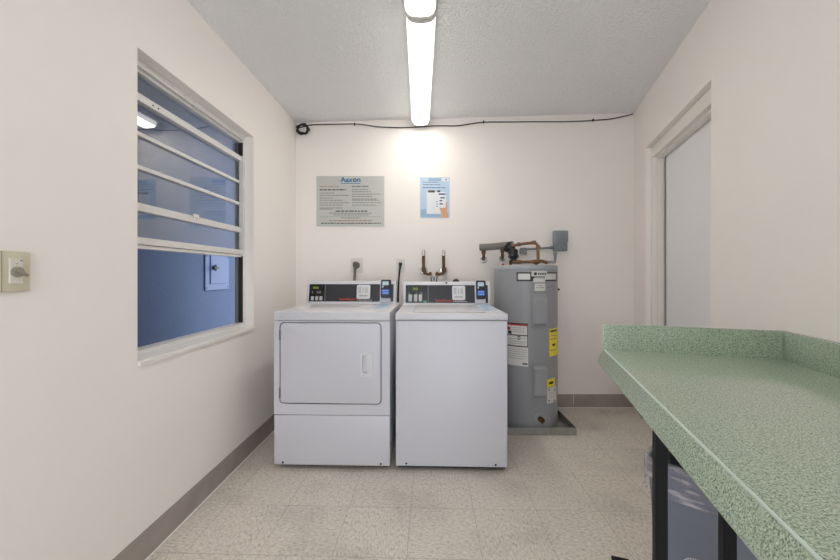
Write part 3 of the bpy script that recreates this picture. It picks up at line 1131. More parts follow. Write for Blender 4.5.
# ------------------------------------------------------------------ plumbing at the heater
pipe = thing('water_pipe', 'copper pipework above the water heater with grey foam sleeve and black tape', 'water pipe', W(500, 259, 2.99))
inv = pipe.matrix_basis.inverted()
inv = Matrix.Translation(-Vector(pipe.location))


def pobj(name, bm, m, par=pipe, label=None, smooth=True):
    bm.transform(inv)
    return obj(name, bm, M[m], par, smooth, label=label)


bm = bmesh.new()
IY = 2.885
tube(bm, [W(479.8, 247.4, IY), W(490, 246.9, IY), W(504, 245.6, IY), W(513, 244.4, IY)], .0285, 16, 4)
pobj('foam_sleeve', bm, 'foam', label='grey foam pipe sleeve')
for px, py in ((483.6, 259.8), (502.4, 258.0)):
    bm = bmesh.new()
    top = W(px, 249, IY); wl_ = W(px, py, BACK)
    tube(bm, bent([top, Vector((top.x, IY, wl_.z)), Vector((wl_.x, BACK - .001, wl_.z))], .035), .0125, 12)
    lathe(bm, [(.018, 0), (.018, .03)], (top.x, IY, wl_.z + .045), 14)
    pobj('pipe_elbow', bm, 'brown_pipe')
    bm = bmesh.new()
    disc(bm, (wl_.x, BACK - .0005, wl_.z), .030, .010, 'y', 24, .002)
    pobj('escutcheon', bm, 'chrome', label='round pale wall flange')
bm = bmesh.new()
CY = 2.78
tube(bm, [W(507, 246.5, 2.85), W(511, 248.5, 2.82), W(513, 252, 2.79), W(513.4, 258, CY), W(513, 263.6, CY)], .04, 16, 5,
     rad=lambda t: .034 + .013 * math.sin(t * 21) * math.sin(t * 9 + 1))
pobj('tape_wrap', bm, 'tape', label='lumpy black tape wrapping')
bm = bmesh.new()
tube(bm, bent([W(512, 246, CY), W(517, 244.8, 2.77), W(527, 243.2, 2.77), W(537.8, 242.6, 2.76), W(538.2, 263.8, 2.74)], .045), .0115, 12)
pobj('copper_run', bm, 'copper')
bm = bmesh.new()
tube(bm, [W(513, 262.2, 2.70), W(538, 261.6, 2.70)], .0115, 12)
tube(bm, [W(532.5, 261.7, 2.70), W(538.5, 261.6, 2.70)], .0155, 12)
tube(bm, [W(516.5, 261.9, 2.70), W(521, 261.9, 2.70)], .016, 12)
pobj('copper_run', bm, 'copper')
bm = bmesh.new()
tube(bm, bent([W(538.2, 261.6, 2.70), W(541, 260.8, 2.69), W(545, 261.8, 2.68), W(547.5, 262.8, 2.67)], .02), .012, 12)
pobj('relief_valve', bm, 'brass')
for px, py in ((519, 244.4), (534, 242.6)):
    bm = bmesh.new()
    tube(bm, [W(px - 1.6, py, 2.77), W(px + 1.6, py - .2, 2.77)], .0155, 12)
    pobj('pipe_coupling', bm, 'copper')
bm = bmesh.new()
lathe(bm, [(.016, 0), (.016, .03)], W(538.2, 249, 2.757), 12)
pobj('pipe_coupling', bm, 'copper')

# ------------------------------------------------------------------ electrical box on the back wall
eb = thing('electrical_box', 'grey metal switch box on the back wall above the water heater', 'electrical box', W(560, 251.4, BACK))
EO = Vector(eb.location)


def E(px, py, Y):
    return W(px, py, Y) - EO


a, b = E(552.4, 250.8, BACK), E(567.8, 231.4, BACK - .06)
a.z = 0
bm = bmesh.new()
box2(bm, (a.x, -.058, 0.0), (b.x, -.0005, b.z), .005)
obj('box_body', bm, M['elec_grey'], eb, True)
bm = bmesh.new()
box2(bm, (a.x - .003, -.066, b.z * .45), (b.x + .003, -.002, b.z + .008), .006)
obj('box_cover', bm, M['elec_grey_lid'], eb, True)
bm = bmesh.new()
box2(bm, (a.x + .02, -.073, b.z * .60), (b.x - .025, -.064, b.z * .65), .002)
box2(bm, (a.x + .03, -.070, b.z * .78), (b.x - .04, -.0655, b.z * .83), .001)
obj('cover_lip', bm, M['elec_grey'], eb, True)
cd = thing('conduit', 'grey electrical conduit from the switch box to the water heater top', 'conduit', W(555, 252, BACK - .04))
CO = Vector(cd.location)
bm = bmesh.new()
p = W(555.2, 251.0, BACK - .04)
tube(bm, bent([p, Vector((p.x, p.y, W(0, 262.6, 2.93).z)), W(550.5, 262.0, 2.80), W(546.5, 262.6, 2.70)], .06, 7), .0105, 12)
bm.transform(Matrix.Translation(-CO)); obj('flexible_conduit', bm, M['elec_grey'], cd, True)
bm = bmesh.new()
lathe(bm, [(.016, 0), (.016, .02), (.013, .02), (.013, .034)], (p.x - CO.x, p.y - CO.y, p.z - CO.z - .034), 16)
obj('conduit_fitting', bm, M['galv'], cd, True)
jb = thing('junction_box', 'small grey box on the back wall behind the copper pipes', 'junction box', W(522, 253.6, BACK))
JO = Vector(jb.location)
a, b = W(519.2, 254.2, BACK) - JO, W(524.8, 248.4, BACK) - JO
bm = bmesh.new()
box2(bm, (a.x, -.045, a.z), (b.x, -.0005, b.z), .004)
obj('box_body', bm, M['plug_grey'], jb, True)
bm = bmesh.new()
plate(bm, a.x - .003, b.x + .003, a.z - .003, b.z + .003, -.049, -.045, r=.005, ease=.001)
obj('box_cover', bm, M['elec_grey'], jb)
c0, c1 = W(524.6, 249.4, BACK - .022) - JO, W(553.2, 247.6, BACK - .03) - JO
bm = bmesh.new()
tube(bm, [c0, c1], .0095, 12)
tube(bm, [c1 - Vector((.022, 0, 0)), c1 - Vector((.001, 0, 0))], .0145, 12)
obj('rigid_conduit', bm, M['elec_grey'], jb, True)

# ------------------------------------------------------------------ washer supply valves
for px, lab in ((423.7, 'brown water valve on the back wall behind the washing machine, nearer the window'),
                (443.6, 'brown water valve on the back wall behind the washing machine, nearer the water heater')):
    side = 1 if px < 433 else -1
    v = thing('water_valve', lab, 'water valve', W(px, 270.4, BACK), group='washing machine supply valves')
    O = Vector(v.location)
    L = lambda x, y, Y: W(x, y, Y) - O
    VY = BACK - .05
    bm = bmesh.new()
    disc(bm, (0, -.0005, 0), .034, .012, 'y', 28, .003)
    obj('escutcheon', bm, M['chrome'], v, True, label='round chrome wall flange')
    bm = bmesh.new()
    rod(bm, (0, -.012, 0), (0, -.058, 0), .0125)
    lathe(bm, [(.012, -.018), (.019, -.016), (.021, 0), (.019, .016), (.012, .022)], (0, -.05, .002), 18)
    tube(bm, bent([(0, -.05, -.012), (side * .004, -.052, -.022), L(433.6 - side * 4.4, 274.6, VY)], .01), .0105, 12)
    lathe(bm, [(.013, 0), (.016, .002), (.016, .018), (.011, .02)], L(433.6 - side * 3.6, 275.6, VY), 14)
    obj('valve_body', bm, M['brown_pipe'], v, True)
    bm = bmesh.new()
    t0, t1 = L(px, 267.4, VY), L(px - .2, 256.0, VY)
    rod(bm, t0, t1, .0125, 16)
    obj('riser_pipe', bm, M['brown_pipe'], v, True)
    bm = bmesh.new()
    z1 = L(px, 250.0, VY).z
    lathe(bm, [(.0135, 0), (.0150, .002), (.0150, z1 - t1.z - .012), (.0105, z1 - t1.z - .008), (.0105, z1 - t1.z)], t1, 16)
    obj('riser_cap', bm, M['chrome'], v, True, label='silver end cap')
    bm = bmesh.new()
    k = L(433.6 - side * 3.4, 273.4, VY)
    disc(bm, k + Vector((0, -.012, 0)), .014, .012, 'y', 10, .002)
    obj('valve_knob', bm, M['brass'], v, True)
for px, lab in ((431.8, 'black washing machine hose under the valve nearer the window'), (436.2, 'black washing machine hose under the valve nearer the water heater')):
    h = thing('water_hose', lab, 'hose', W(px, 276, BACK - .05), group='washing machine hoses')
    O = Vector(h.location)
    bm = bmesh.new()
    s_ = -1 if px < 434 else 1
    tube(bm, [(0, 0, .0), (0, 0, -.06), (s_ * .02, -.01, -.25), (s_ * .04, -.06, -.5), (s_ * .05, -.10, -.72), (s_ * .05, -.06, -1.05), (s_ * .05, -.02, -1.12)], .010, 10, 5)
    obj('hose_tube', bm, M['rubber'], h, True)
    bm = bmesh.new()
    lathe(bm, [(.015, -.018), (.016, -.016), (.016, -.002), (.014, 0)], (0, 0, 0), 14)
    obj('hose_coupling', bm, M['chrome'], h, True)
bm = bmesh.new()
p = W(434, 279.2, BACK - .07)
box(bm, p, (.036, .003, .030), .001)
prop(obj('hose_tag', bm, M['white_mark']), 'small white tag with a blue mark hanging on the washing machine hoses', 'tag')
tag_o = COL.objects['hose_tag']
bm = bmesh.new()
box(bm, p + Vector((0, -.002, 0)), (.010, .002, .028))
obj('tag_mark', bm, M['navy'], tag_o)
# drain hose hook peeping over the washer console
hk = thing('drain_hose', 'black drain hose arching just above the washing machine console', 'hose', W(456, 290, 2.83))
bm = bmesh.new()
tube(bm, [(-.03, .0, -.5), (-.028, 0, -.03), (-.022, 0, .05), (0, .005, .078), (.022, .01, .05), (.028, .012, -.03), (.03, .02, -.5), (.03, .03, -.9), (.03, .05, -.995)], .014, 12, 5)
obj('hose_tube', bm, M['rubber'], hk, True)

# ------------------------------------------------------------------ sockets and power cords
a, b = W(350.8, 272.6, BACK), W(363.0, 258.2, BACK)
so = thing('wall_socket', 'large white dryer socket on the back wall above the dryer', 'socket', W(356.9, 265.4, BACK))
O = Vector(so.location)
bm = bmesh.new()
plate(bm, a.x - O.x, b.x - O.x, a.z - O.z, b.z - O.z, -.006, -.0005, r=.006, ease=.002)
obj('cover_plate', bm, M['plate_white'], so)
bm = bmesh.new()
disc(bm, (0, -.005, 0), .028, .004, 'y', 28)
obj('receptacle', bm, M['grey_mark'], so, True)
co = thing('power_cord', 'thick grey dryer cord with an angled plug in the large socket', 'power cord', W(356, 265, BACK - .01))
O2 = Vector(co.location)
bm = bmesh.new()
q = W(355.6, 264.6, BACK - .03) - O2
box(bm, q + Vector((0, .004, 0)), (.048, .036, .052), .014, 3)
box(bm, q + Vector((-.002, -.010, -.03)), (.028, .024, .04), .010, 3)
obj('plug', bm, M['plug_grey'], co, True)
bm = bmesh.new()
tube(bm, [q + Vector((-.002, -.010, -.03)), W(354.8, 275, BACK - .045) - O2, W(354.6, 285, BACK - .05) - O2, W(356, 320, BACK - .05) - O2, W(360, 345, BACK - .05) - O2], .011, 10, 5)
obj('cord', bm, M['cord_grey'], co, True)

a, b = W(396.6, 272.0, BACK), W(404.8, 258.8, BACK)
so = thing('wall_socket', 'narrow white socket on the back wall between dryer and washing machine', 'socket', W(400.7, 265.4, BACK))
O = Vector(so.location)
bm = bmesh.new()
plate(bm, a.x - O.x, b.x - O.x, a.z - O.z, b.z - O.z, -.006, -.0005, r=.004, ease=.002)
obj('cover_plate', bm, M['plate_white'], so)
bm = bmesh.new()
plate(bm, -.017, .017, -.034, -.004, -.008, -.005, r=.012)
plate(bm, -.017, .017, .008, .036, -.008, -.005, r=.012)
obj('receptacle', bm, M['white_plastic'], so)
co = thing('power_cord', 'thin black cord plugged into the narrow socket and hanging between the machines', 'power cord', W(400.6, 264, BACK - .01))
O2 = Vector(co.location)
bm = bmesh.new()
q = W(400.4, 264.0, BACK - .025) - O2
box(bm, q, (.028, .034, .026), .008, 3)
box(bm, q + Vector((-.002, -.008, -.018)), (.018, .018, .03), .006, 3)
obj('plug', bm, M['cord_black'], co, True)
bm = bmesh.new()
tube(bm, [q + Vector((-.002, -.008, -.02)), W(399.0, 276, BACK - .045) - O2, W(398.3, 290, BACK - .06) - O2, W(397.8, 310, BACK - .07) - O2, W(396.5, 335, BACK - .07) - O2,
          W(394.5, 360, BACK - .06) - O2, W(389, 371, BACK - .05) - O2, W(380, 372, BACK - .05) - O2], .0075, 10, 5)
obj('cord', bm, M['cord_black'], co, True)

# ------------------------------------------------------------------ printed notices on the back wall
a, b = W(316.6, 226.2, BACK), W(384.2, 176.2, BACK)
sg = thing('wall_sign', 'silver laundry instruction sign with blue heading on the back wall', 'sign', ((a.x + b.x) / 2, BACK, a.z))
SWd, SH = b.x - a.x, b.z - a.z
bm = bmesh.new()
plate(bm, -SWd / 2, SWd / 2, 0, SH, -.006, -.0008, r=.003, ease=.0012)
obj('sign_board', bm, M['sign'], sg)
# positions in the 747x560 close-up: board x 62..690, y 55..530
SX = lambda u: -SWd / 2 + (u - 62) / 628 * SWd
SZ = lambda v: SH - (v - 55) / 475 * SH
y = -.0062
bm = bmesh.new(); put_text(bm, 'Aax', SX(285), SX(400), SZ(113), SZ(66), y, .03)
obj('heading', bm, M['logo_blue'], sg, label='blue heading letters')
bm = bmesh.new(); put_text(bm, 'o', SX(401), SX(436), SZ(113), SZ(78), y, .03)
obj('heading', bm, M['logo_dark'], sg)
bm = bmesh.new(); put_text(bm, 'n', SX(440), SX(471), SZ(113), SZ(79), y, .03)
obj('heading', bm, M['logo_blue'], sg, label='blue heading letters')
bm = bmesh.new()
hh = 7 / 475 * SH
words(bm, SX(290), SX(468), SZ(126), hh * .9, y, seed=5)
obj('strapline', bm, M['logo_blue'], sg)
bm = bmesh.new()
words(bm, SX(92), SX(270), SZ(155), hh * 1.1, y, seed=6)
obj('column_heading', bm, M['ink_rust'], sg)
bm = bmesh.new()
words(bm, SX(392), SX(552), SZ(154), hh * 1.1, y, seed=7)
for (u0, u1, v) in ((92, 335, 186), (240, 535, 388)):
    words(bm, SX(u0), SX(u1), SZ(v), hh * 1.5, y, seed=v)
words(bm, SX(106), SX(660), SZ(503), hh * 1.2, y, seed=9)
obj('bold_print', bm, M['ink_dark'], sg)
bm = bmesh.new()
for (u0, u1, v) in ((92, 225, 217), (92, 360, 239), (92, 215, 264), (92, 305, 285), (92, 365, 309), (92, 305, 331), (92, 300, 358), (92, 220, 369),
                    (392, 552, 182), (392, 570, 204), (392, 655, 227), (392, 580, 250), (392, 630, 273), (392, 640, 284), (392, 665, 308), (392, 615, 331),
                    (180, 585, 407), (220, 545, 424), (290, 470, 453)):
    words(bm, SX(u0), SX(u1), SZ(v), hh, y, seed=u0 + v)
box2(bm, (SX(90), y - .0004, SZ(441)), (SX(670), y, SZ(439)))
obj('small_print', bm, M['ink'], sg)
bm = bmesh.new()
words(bm, SX(180), SX(590), SZ(479), hh * 1.4, y, seed=11)
obj('phone_line', bm, M['ink_rust'], sg)

a, b = W(420.0, 218.0, BACK), W(449.6, 177.4, BACK)
ps = thing('wall_poster', 'pale blue portrait poster with a hand holding a phone, on the back wall', 'poster', ((a.x + b.x) / 2, BACK, a.z))
PW, PH = b.x - a.x, b.z - a.z
bm = bmesh.new()
plate(bm, -PW / 2, PW / 2, 0, PH, -.003, -.0006, r=.002)
obj('poster_sheet', bm, M['poster'], ps)
QX = lambda u: -PW / 2 + (u - 58) / 322 * PW       # in the 448x560 close-up: sheet x 58..380, y 62..515
QZ = lambda v: PH - (v - 62) / 453 * PH
y = -.0031
bm = bmesh.new()
plate(bm, QX(150), QX(365), QZ(108), QZ(72), y - .0003, y + .001, r=.004)
obj('poster_band', bm, M['poster_deep'], ps)
bm = bmesh.new()
plate(bm, QX(64), QX(130), QZ(505), QZ(420), y - .0003, y + .001, r=.004)
plate(bm, QX(100), QX(285), QZ(505), QZ(470), y - .0004, y + .001, r=.004)
obj('poster_band', bm, M['poster_deep'], ps)
bm = bmesh.new()
plate(bm, QX(288), QX(372), QZ(108), QZ(70), y - .0008, y + .001, r=.012)
obj('printed_bubble', bm, M['poster_white'], ps)
bm = bmesh.new()
plate(bm, QX(132), QX(282), QZ(470), QZ(222), y - .0008, y + .001, r=.008)
obj('printed_machine', bm, M['poster_white'], ps)
bm = bmesh.new()
box2(bm, (QX(146), y - .0014, QZ(232)), (QX(220), y, QZ(208)))
box2(bm, (QX(244), y - .0014, QZ(228)), (QX(278), y, QZ(208)))
for v in (330, 356, 382):
    box2(bm, (QX(236), y - .0014, QZ(v + 8)), (QX(250), y, QZ(v)))
obj('printed_panel', bm, M['ink_dark'], ps)
bm = bmesh.new()
put_text(bm, 'a', QX(333), QX(350), QZ(96), QZ(78), y - .0012, .03)
words(bm, QX(262), QX(335), QZ(250), .006, y - .0012, seed=21)
words(bm, QX(90), QX(255), QZ(118), .004, y, seed=22)
words(bm, QX(90), QX(275), QZ(145), .005, y, seed=23)
words(bm, QX(85), QX(330), QZ(178), .006, y, seed=24)
obj('poster_print', bm, M['navy'], ps)
bm = bmesh.new()      # forearm and fingers round the phone
arm = [(285, 512), (362, 512), (360, 470), (352, 430), (357, 385), (354, 345), (346, 335), (336, 360), (332, 392), (300, 398), (272, 402), (270, 412), (284, 440), (290, 475)]
loops(bm, [[(QX(u), yy, QZ(v)) for u, v in arm] for yy in (y - .0012, y)])
obj('printed_hand', bm, M['skin'], ps)
bm = bmesh.new()
plate(bm, QX(256), QX(338), QZ(402), QZ(228), y - .0020, y - .0005, r=.012)
obj('printed_phone', bm, M['poster_white'], ps)
bm = bmesh.new()
box2(bm, (QX(260), y - .0026, QZ(258)), (QX(336), y - .0018, QZ(242)))
for v, a0, a1 in ((290, 278, 325), (322, 270, 300), (358, 270, 304)):
    box2(bm, (QX(a0), y - .0026, QZ(v + 8)), (QX(a1), y - .0018, QZ(v - 6)))
obj('phone_print', bm, M['navy'], ps)

# ------------------------------------------------------------------ ceiling lights and the cable
LWD = .150
def lamp(y0, y1, xc, label, dm='diffuser'):
    zt_ = zc(xc) - .003
    f = thing('ceiling_light', label, 'ceiling light', (xc, (y0 + y1) / 2, zt_), group='wraparound ceiling lights')
    L_ = (y1 - y0) / 2
    bm = bmesh.new()
    box2(bm, (-LWD / 2, -L_ + .012, -.0275), (LWD / 2, L_ - .012, 0), .003)
    obj('housing', bm, M['lamp_white'], f)
    # wrap lens: shallow U section
    sec = [(-LWD / 2, -.012), (-LWD / 2 + .002, -.040), (-LWD / 2 + .014, -.062), (-.042, -.075), (0, -.079), (.042, -.075), (LWD / 2 - .014, -.062), (LWD / 2 - .002, -.040), (LWD / 2, -.012)]
    inn = [(x * .97, z + .002 if z > -.03 else z + .0025) for x, z in reversed(sec)]
    lens = [p for p in sec if p[1] < -.055]
    linn = [p for p in inn if p[1] < -.0525]
    bm = bmesh.new()
    loops(bm, [[(x, yy, z) for x, z in lens + linn] for yy in (-L_ + .014, L_ - .018)])
    obj('diffuser', bm, M[dm], f, True)
    for s in (-1, 1):
        q = [(s * (LWD / 2 - .0005), -.028), (s * (LWD / 2 - .002), -.040), (s * (LWD / 2 - .014), -.0618), (s * (LWD / 2 - .017), -.0605), (s * (LWD / 2 - .005), -.039), (s * (LWD / 2 - .004), -.028)]
        bm = bmesh.new()
        loops(bm, [[(x, yy, z) for x, z in q] for yy in (-L_ + .018, L_ - .018)])
        obj('lens_side', bm, M['lens_side'], f)
    for s in (-1, 1):
        bm = bmesh.new()
        big = [(x * 1.03, z * 1.03 - .001) for x, z in sec]
        big[0] = (big[0][0], -.002); big[-1] = (big[-1][0], -.002)
        loops(bm, [[(x, yy, z) for x, z in big] for yy in sorted((s * (L_ - .018), s * L_))])
        obj('end_cap', bm, M['lamp_white'], f, True)
    return f


lamp(1.722, 2.945, .005, 'lit long ceiling light reaching the back wall')
lamp(.492, 1.712, .001, 'lit ceiling light farther from the back wall, cut off by the top of the photo', 'diffuser_dim')

cb = thing('ceiling_cable', 'thin black cable with a coil, stapled along the top of the back wall', 'cable', W(300, 127, BACK))
O = Vector(cb.location)
pts = [(40, 62), (70, 55), (110, 54), (165, 53), (190, 55), (215, 59), (260, 61), (300, 60), (345, 57), (390, 57), (420, 53), (450, 49), (500, 48.5), (560, 48), (620, 48), (660, 47), (692, 45), (730, 42), (760, 36), (780, 31)]
bm = bmesh.new()
def onwall(u, v, off=.008):
    px_, py_ = 280 + u / 2.2105, 100 + v / 2.2105
    p_ = W(px_, py_, BACK - off)
    p_.z = min(p_.z, zc(p_.x) - .009)
    p_.x = min(p_.x, rw(p_.y) - .012)
    return p_ - O
tube(bm, [onwall(*q) for q in pts], .0046, 8, 4)
obj('cable_run', bm, M['cable'], cb, True)
bm = bmesh.new()
c = W(303.2, 129.8, BACK - .016) - O
rn = random.Random(4)
coil = []
for i in range(64):
    a = i / 64 * 2 * PI * 4
    r = .042 * (1 + .28 * math.sin(i * .9) * rn.random())
    coil.append(c + Vector((r * 1.05 * math.cos(a), -.010 + .020 * rn.random() - .012, r * .95 * math.sin(a))))
tube(bm, coil, .0058, 8, 3)
obj('cable_coil', bm, M['cord_black'], cb, True)
for q in ((165, 51), (450, 46), (692, 42)):
    bm = bmesh.new()
    box(bm, onwall(q[0], q[1] + 2.5, .010), (.012, .016, .020), .003)
    obj('cable_clip', bm, M['cord_black'], cb)

# ------------------------------------------------------------------ timer switch on the left wall
ts = thing('timer_switch', 'ivory wall plate with a white twist timer dial beside the window', 'timer switch', ML @ Vector((.97, 0, 1.098)))
ts.rotation_euler = (0, 0, PI / 2 - LA)       # local x along the wall, -y ... into the room
bm = bmesh.new()
# along-wall coordinate s relative to .97; the plate stands off the wall on its box
TX = lambda s: s - .97
plate(bm, TX(.870), TX(1.000), .002, .113, -.012, -.0004, r=.005, ease=.004)
obj('wall_plate', bm, M['ivory'], ts, True)
bm = bmesh.new()
box2(bm, (TX(.931) - .0008, -.0128, .003), (TX(.931) + .0008, -.0110, .112))
obj('gang_joint', bm, M['timer_knob'], ts)
bm = bmesh.new()
plate(bm, TX(.9465), TX(.978), .024, .093, -.016, -.011, r=.003, ease=.002)
obj('timer_face', bm, M['timer_white'], ts)
bm = bmesh.new()
disc(bm, (TX(.963), -.0155, .056), .0145, .008, 'y', 24, .001)
box(bm, (TX(.963) + .005, -.0255, .056), (.032, .008, .008), .002, mtx=Matrix.Translation((TX(.963), 0, .056)) @ Matrix.Rotation(.5, 4, 'Y') @ Matrix.Translation((-TX(.963), 0, -.056)))
obj('dial_knob', bm, M['timer_knob'], ts, True)
bm = bmesh.new()
disc(bm, (TX(.973), -.0155, .088), .0026, .0012, 'y', 10)
disc(bm, (TX(.963), -.0155, .079), .0016, .0012, 'y', 10)
for k in range(9):
    an = math.radians(200 - k * 27)
    box(bm, (TX(.963) + .0168 * math.cos(an), -.0163, .056 + .0168 * math.sin(an)), (.0012, .0008, .0012))
obj('dial_marks', bm, M['ink'], ts)

# ------------------------------------------------------------------ green counter
ct = thing('laundry_counter', 'long green speckled laminate folding counter with raised back edges along the right wall', 'counter', MR @ Vector((1.28, 0, .0)))
ct.rotation_euler = (0, 0, PI / 2 - RA)        # local x along the wall (away), local y: into the wall is -? (see CM)
CM = ct.matrix_basis.copy()
# local frame: x away along the wall, y = into the room (left of x), z up
CMi = (Matrix.Translation(ct.location) @ Matrix.Rotation(PI / 2 - RA, 4, 'Z')).inverted()
far = (CMi @ Vector((1.305, 1.248, 0))).x            # far end of the counter
near = far - 1.75
CW_, CZ, CBZ, NOSE, SPZ = .590, .846, .792, .021, .946
SPT = .019
bm = bmesh.new()
sec = [(SPT - .004, CZ - .030), (SPT - .004, CZ), (CW_ - .010, CZ), (CW_ - .004, CZ - .0015), (CW_, CZ - .006), (CW_ + NOSE - .003, CBZ + .007), (CW_ + NOSE, CBZ + .003), (CW_ + NOSE - .001, CBZ),
       (CW_ + NOSE - .018, CBZ), (CW_ - .01, CBZ + .012), (CW_ - .014, CZ - .030)]
loops(bm, [[(x, y, z) for y, z in sec] for x in (near, far - SPT)])
obj('worktop', bm, M['counter'], ct, True, angle=25)
bm = bmesh.new()
tube(bm, [(near, CW_ - .003, CZ - .0014), (far - .019, CW_ - .003, CZ - .0014)], .0026, 8)
obj('edge_line', bm, M['counter_seam'], ct, True)
bm = bmesh.new()
box2(bm, (near, .0015, CZ - .030), (far, SPT, SPZ), .003)
obj('back_splash', bm, M['counter'], ct, True)
bm = bmesh.new()
x0, x1 = far - SPT, far
sp = [(SPT - .001, CZ - .03), (CW_ - .012, CZ - .03), (CW_ + .004, CBZ - .001), (CW_ + NOSE + .0005, CBZ - .001), (CW_ - .001, CZ - .003), (CW_ - .004, SPZ), (SPT - .001, SPZ)]
loops(bm, [[(x, y, z) for y, z in sp] for x in (x0, x1)])
bmesh.ops.bevel(bm, geom=list(bm.edges), offset=.0025, segments=2, affect='EDGES')
obj('end_splash', bm, M['counter'], ct, True)
bm = bmesh.new()
tube(bm, [(far - .0015, CW_ - .0015, CZ), (far - .0015, CW_ - .0045, SPZ - .001)], .0026, 8)
obj('edge_line', bm, M['counter_seam'], ct, True)

# steel frame that carries it
fr = thing('counter_frame', 'black steel leg frame under the green counter', 'counter leg frame', ct.location)
fr.rotation_euler = ct.rotation_euler
lp_ = lambda X, Y: CMi @ Vector((X, Y, 0))
A = lp_(.5526, .8337)                                # the corner of the front leg farthest along the wall
S = .025
bm = bmesh.new(); box2(bm, (A.x - S, A.y - S, .014), (A.x, A.y, CBZ - .0005), .002); obj('leg', bm, M['leg_black'], fr)
B = A + Vector((0, -.13, 0))
bm = bmesh.new(); box2(bm, (B.x - S, B.y - S, .014), (B.x, B.y, CZ - .0308), .002); obj('leg', bm, M['leg_black'], fr)
bm = bmesh.new(); box2(bm, (A.x - S, .03, CZ - .056), (A.x, B.y - S, CZ - .0308), .002); obj('top_rail', bm, M['leg_black'], fr)
bm = bmesh.new(); box2(bm, (A.x - S, B.y, .014), (A.x, A.y - S, .040), .002); obj('foot_rail', bm, M['leg_black'], fr)
R_ = lp_(.798, 1.392)
bm = bmesh.new(); box2(bm, (A.x - S - .01, R_.y - .032, .001), (R_.x + .012, R_.y + .032, .014), .003); obj('floor_bar', bm, M['leg_black'], fr)
bm = bmesh.new(); box2(bm, (A.x - S - .012, B.y - .04, .001), (A.x + .012, A.y + .006, .014), .003); obj('foot_plate', bm, M['leg_black'], fr)

# ------------------------------------------------------------------ waste bin and its liner
bw, bd_, bh = .36, .27, .585
c0 = Vector((.680, 1.072, 0)); fd = Vector((.66, -.75, 0)).normalized(); bk = Vector((.75, .66, 0)).normalized()
cen = c0 + fd * (bw / 2) + bk * (bd_ / 2)
ang = math.atan2(fd.y, fd.x)
bn = thing('waste_bin', 'tall grey plastic waste bin under the green counter', 'bin', (cen.x, cen.y, 0), ang)


def bring(k, r, z, n=6, dx=0.0):
    return [(x, y, z) for x, y in rr(-bw / 2 * k - dx, bw / 2 * k + dx, -bd_ / 2 * k - dx, bd_ / 2 * k + dx, r, n)]


bm = bmesh.new()
loops(bm, [bring(.80, .04, .002), bring(.82, .045, .012), bring(.97, .05, bh - .05), bring(.97, .05, bh - .045), bring(.945, .045, bh - .045), bring(.80, .04, .02)])
obj('bin_body', bm, M['bin'], bn, True)
bm = bmesh.new()
loops(bm, [bring(.955, .048, bh - .052), bring(1.0, .055, bh - .050), bring(1.0, .055, bh - .006), bring(.985, .052, bh), bring(.955, .048, bh), bring(.945, .046, bh - .052), bring(.955, .048, bh - .052)], False, False)
obj('bin_rim', bm, M['bin'], bn, True)
bm = bmesh.new()
for k in range(15):
    an = math.radians(20 + k * 10)
    box(bm, (-.045 + .034 * math.cos(an), -bd_ / 2 * .925 - .001, .318 + .030 * math.sin(an)), (.0035, .003, .0035))
for k in range(8):
    box(bm, (-.072 + k * .008, -bd_ / 2 * .925 - .001, .322), (.004, .003, .0022))
obj('recycling_mark', bm, M['white_mark'], bn)
ln = thing('bin_liner', 'clear crinkled plastic liner folded over the rim of the grey waste bin', 'bin liner', (cen.x, cen.y, bh - .14), ang)
rn = random.Random(9)
base = rr(-bw / 2, bw / 2, -bd_ / 2, bd_ / 2, .055, 8)


def lring(d, z, amp, zamp):
    out = []
    n = len(base)
    for i, (x, y) in enumerate(base):
        L0 = math.hypot(x, y)
        w_ = d + amp * (rn.random() - .3)
        out.append((x + x / L0 * w_, y + y / L0 * w_, z - bh + .14 + zamp * (rn.random() - .5)))
    return out


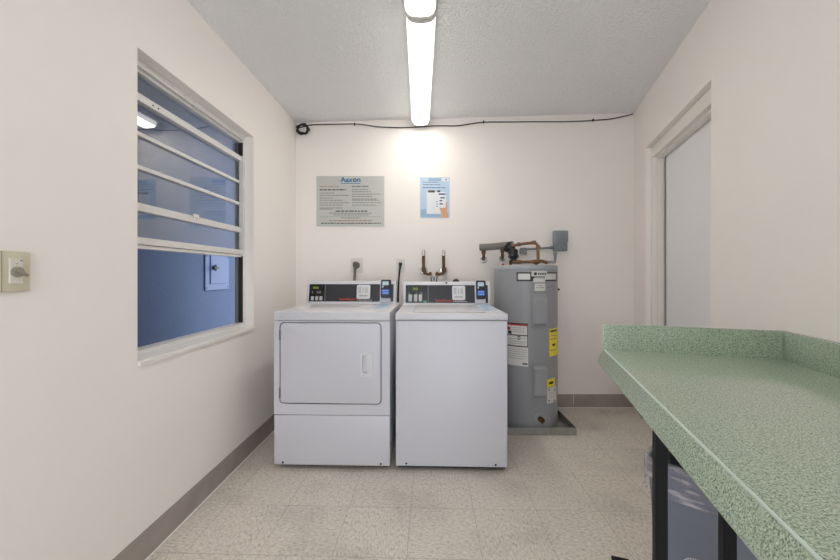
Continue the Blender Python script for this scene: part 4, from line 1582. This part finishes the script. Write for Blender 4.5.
bm = bmesh.new()
loops(bm, [lring(.006, bh - .085, .010, .020), lring(.007, bh - .075, .012, .01), lring(.006, bh - .06, .010, .01), lring(.005, bh - .02, .006, .004), lring(.003, bh + .006, .003, .003),
           lring(-.012, bh + .007, .002, .003), lring(-.026, bh - .02, .004, .004), lring(-.045, bh - .16, .02, .02)], False, False)
obj('liner_bag', bm, M['liner'], ln, True, angle=60)

# ------------------------------------------------------------------ daylight outside
wd = bpy.data.worlds.new('world')
SC.world = wd
wd.use_nodes = True
bg = wd.node_tree.nodes['Background']
bg.inputs['Color'].default_value = (0.84, 0.915, 1.0, 1)
bg.inputs['Strength'].default_value = 1.75

# sky portals: sampling aids in the two openings, they give no light of their own
for nm, loc, rot, sx, sy in (('doorway_portal', (-.275, YB - .06, 1.03), (PI / 2, 0, PI), 1.35, 2.18),
                             ('window_portal', tuple(ML @ Vector(((WS0 + WS1) / 2, .105, (WZ0 + WZ1) / 2))), (PI / 2, 0, -PI / 2 - LA), .9, 1.24)):
    la = bpy.data.lights.new(nm, 'AREA')
    la.shape = 'RECTANGLE'; la.size = sx; la.size_y = sy
    la.cycles.is_portal = True
    lo = bpy.data.objects.new(nm, la)
    lo.location = loc; lo.rotation_euler = rot
    COL.objects.link(lo)

# ------------------------------------------------------------------ camera
cam = bpy.data.cameras.new('camera')
cam.sensor_width = 36
cam.lens = 36 * F / 840
cam.shift_y = -(280 - HY) / 840
cam.clip_start = 0.02
co_ = bpy.data.objects.new('camera', cam)
co_.location = (0, 0, CAMZ)
co_.rotation_euler = (PI / 2, 0, 0)
COL.objects.link(co_)
SC.camera = co_

SC.view_settings.view_transform = 'Standard'
SC.view_settings.look = 'None'
SC.view_settings.gamma = 1
SC.view_settings.use_curve_mapping = False
SC.view_settings.exposure = 0.97
SC.cycles.max_bounces = 10
SC.cycles.diffuse_bounces = 6
SC.cycles.transparent_max_bounces = 12
SC.cycles.sample_clamp_indirect = 6
SC.cycles.caustics_reflective = False
SC.cycles.caustics_refractive = False
SC.cycles.use_denoising = True
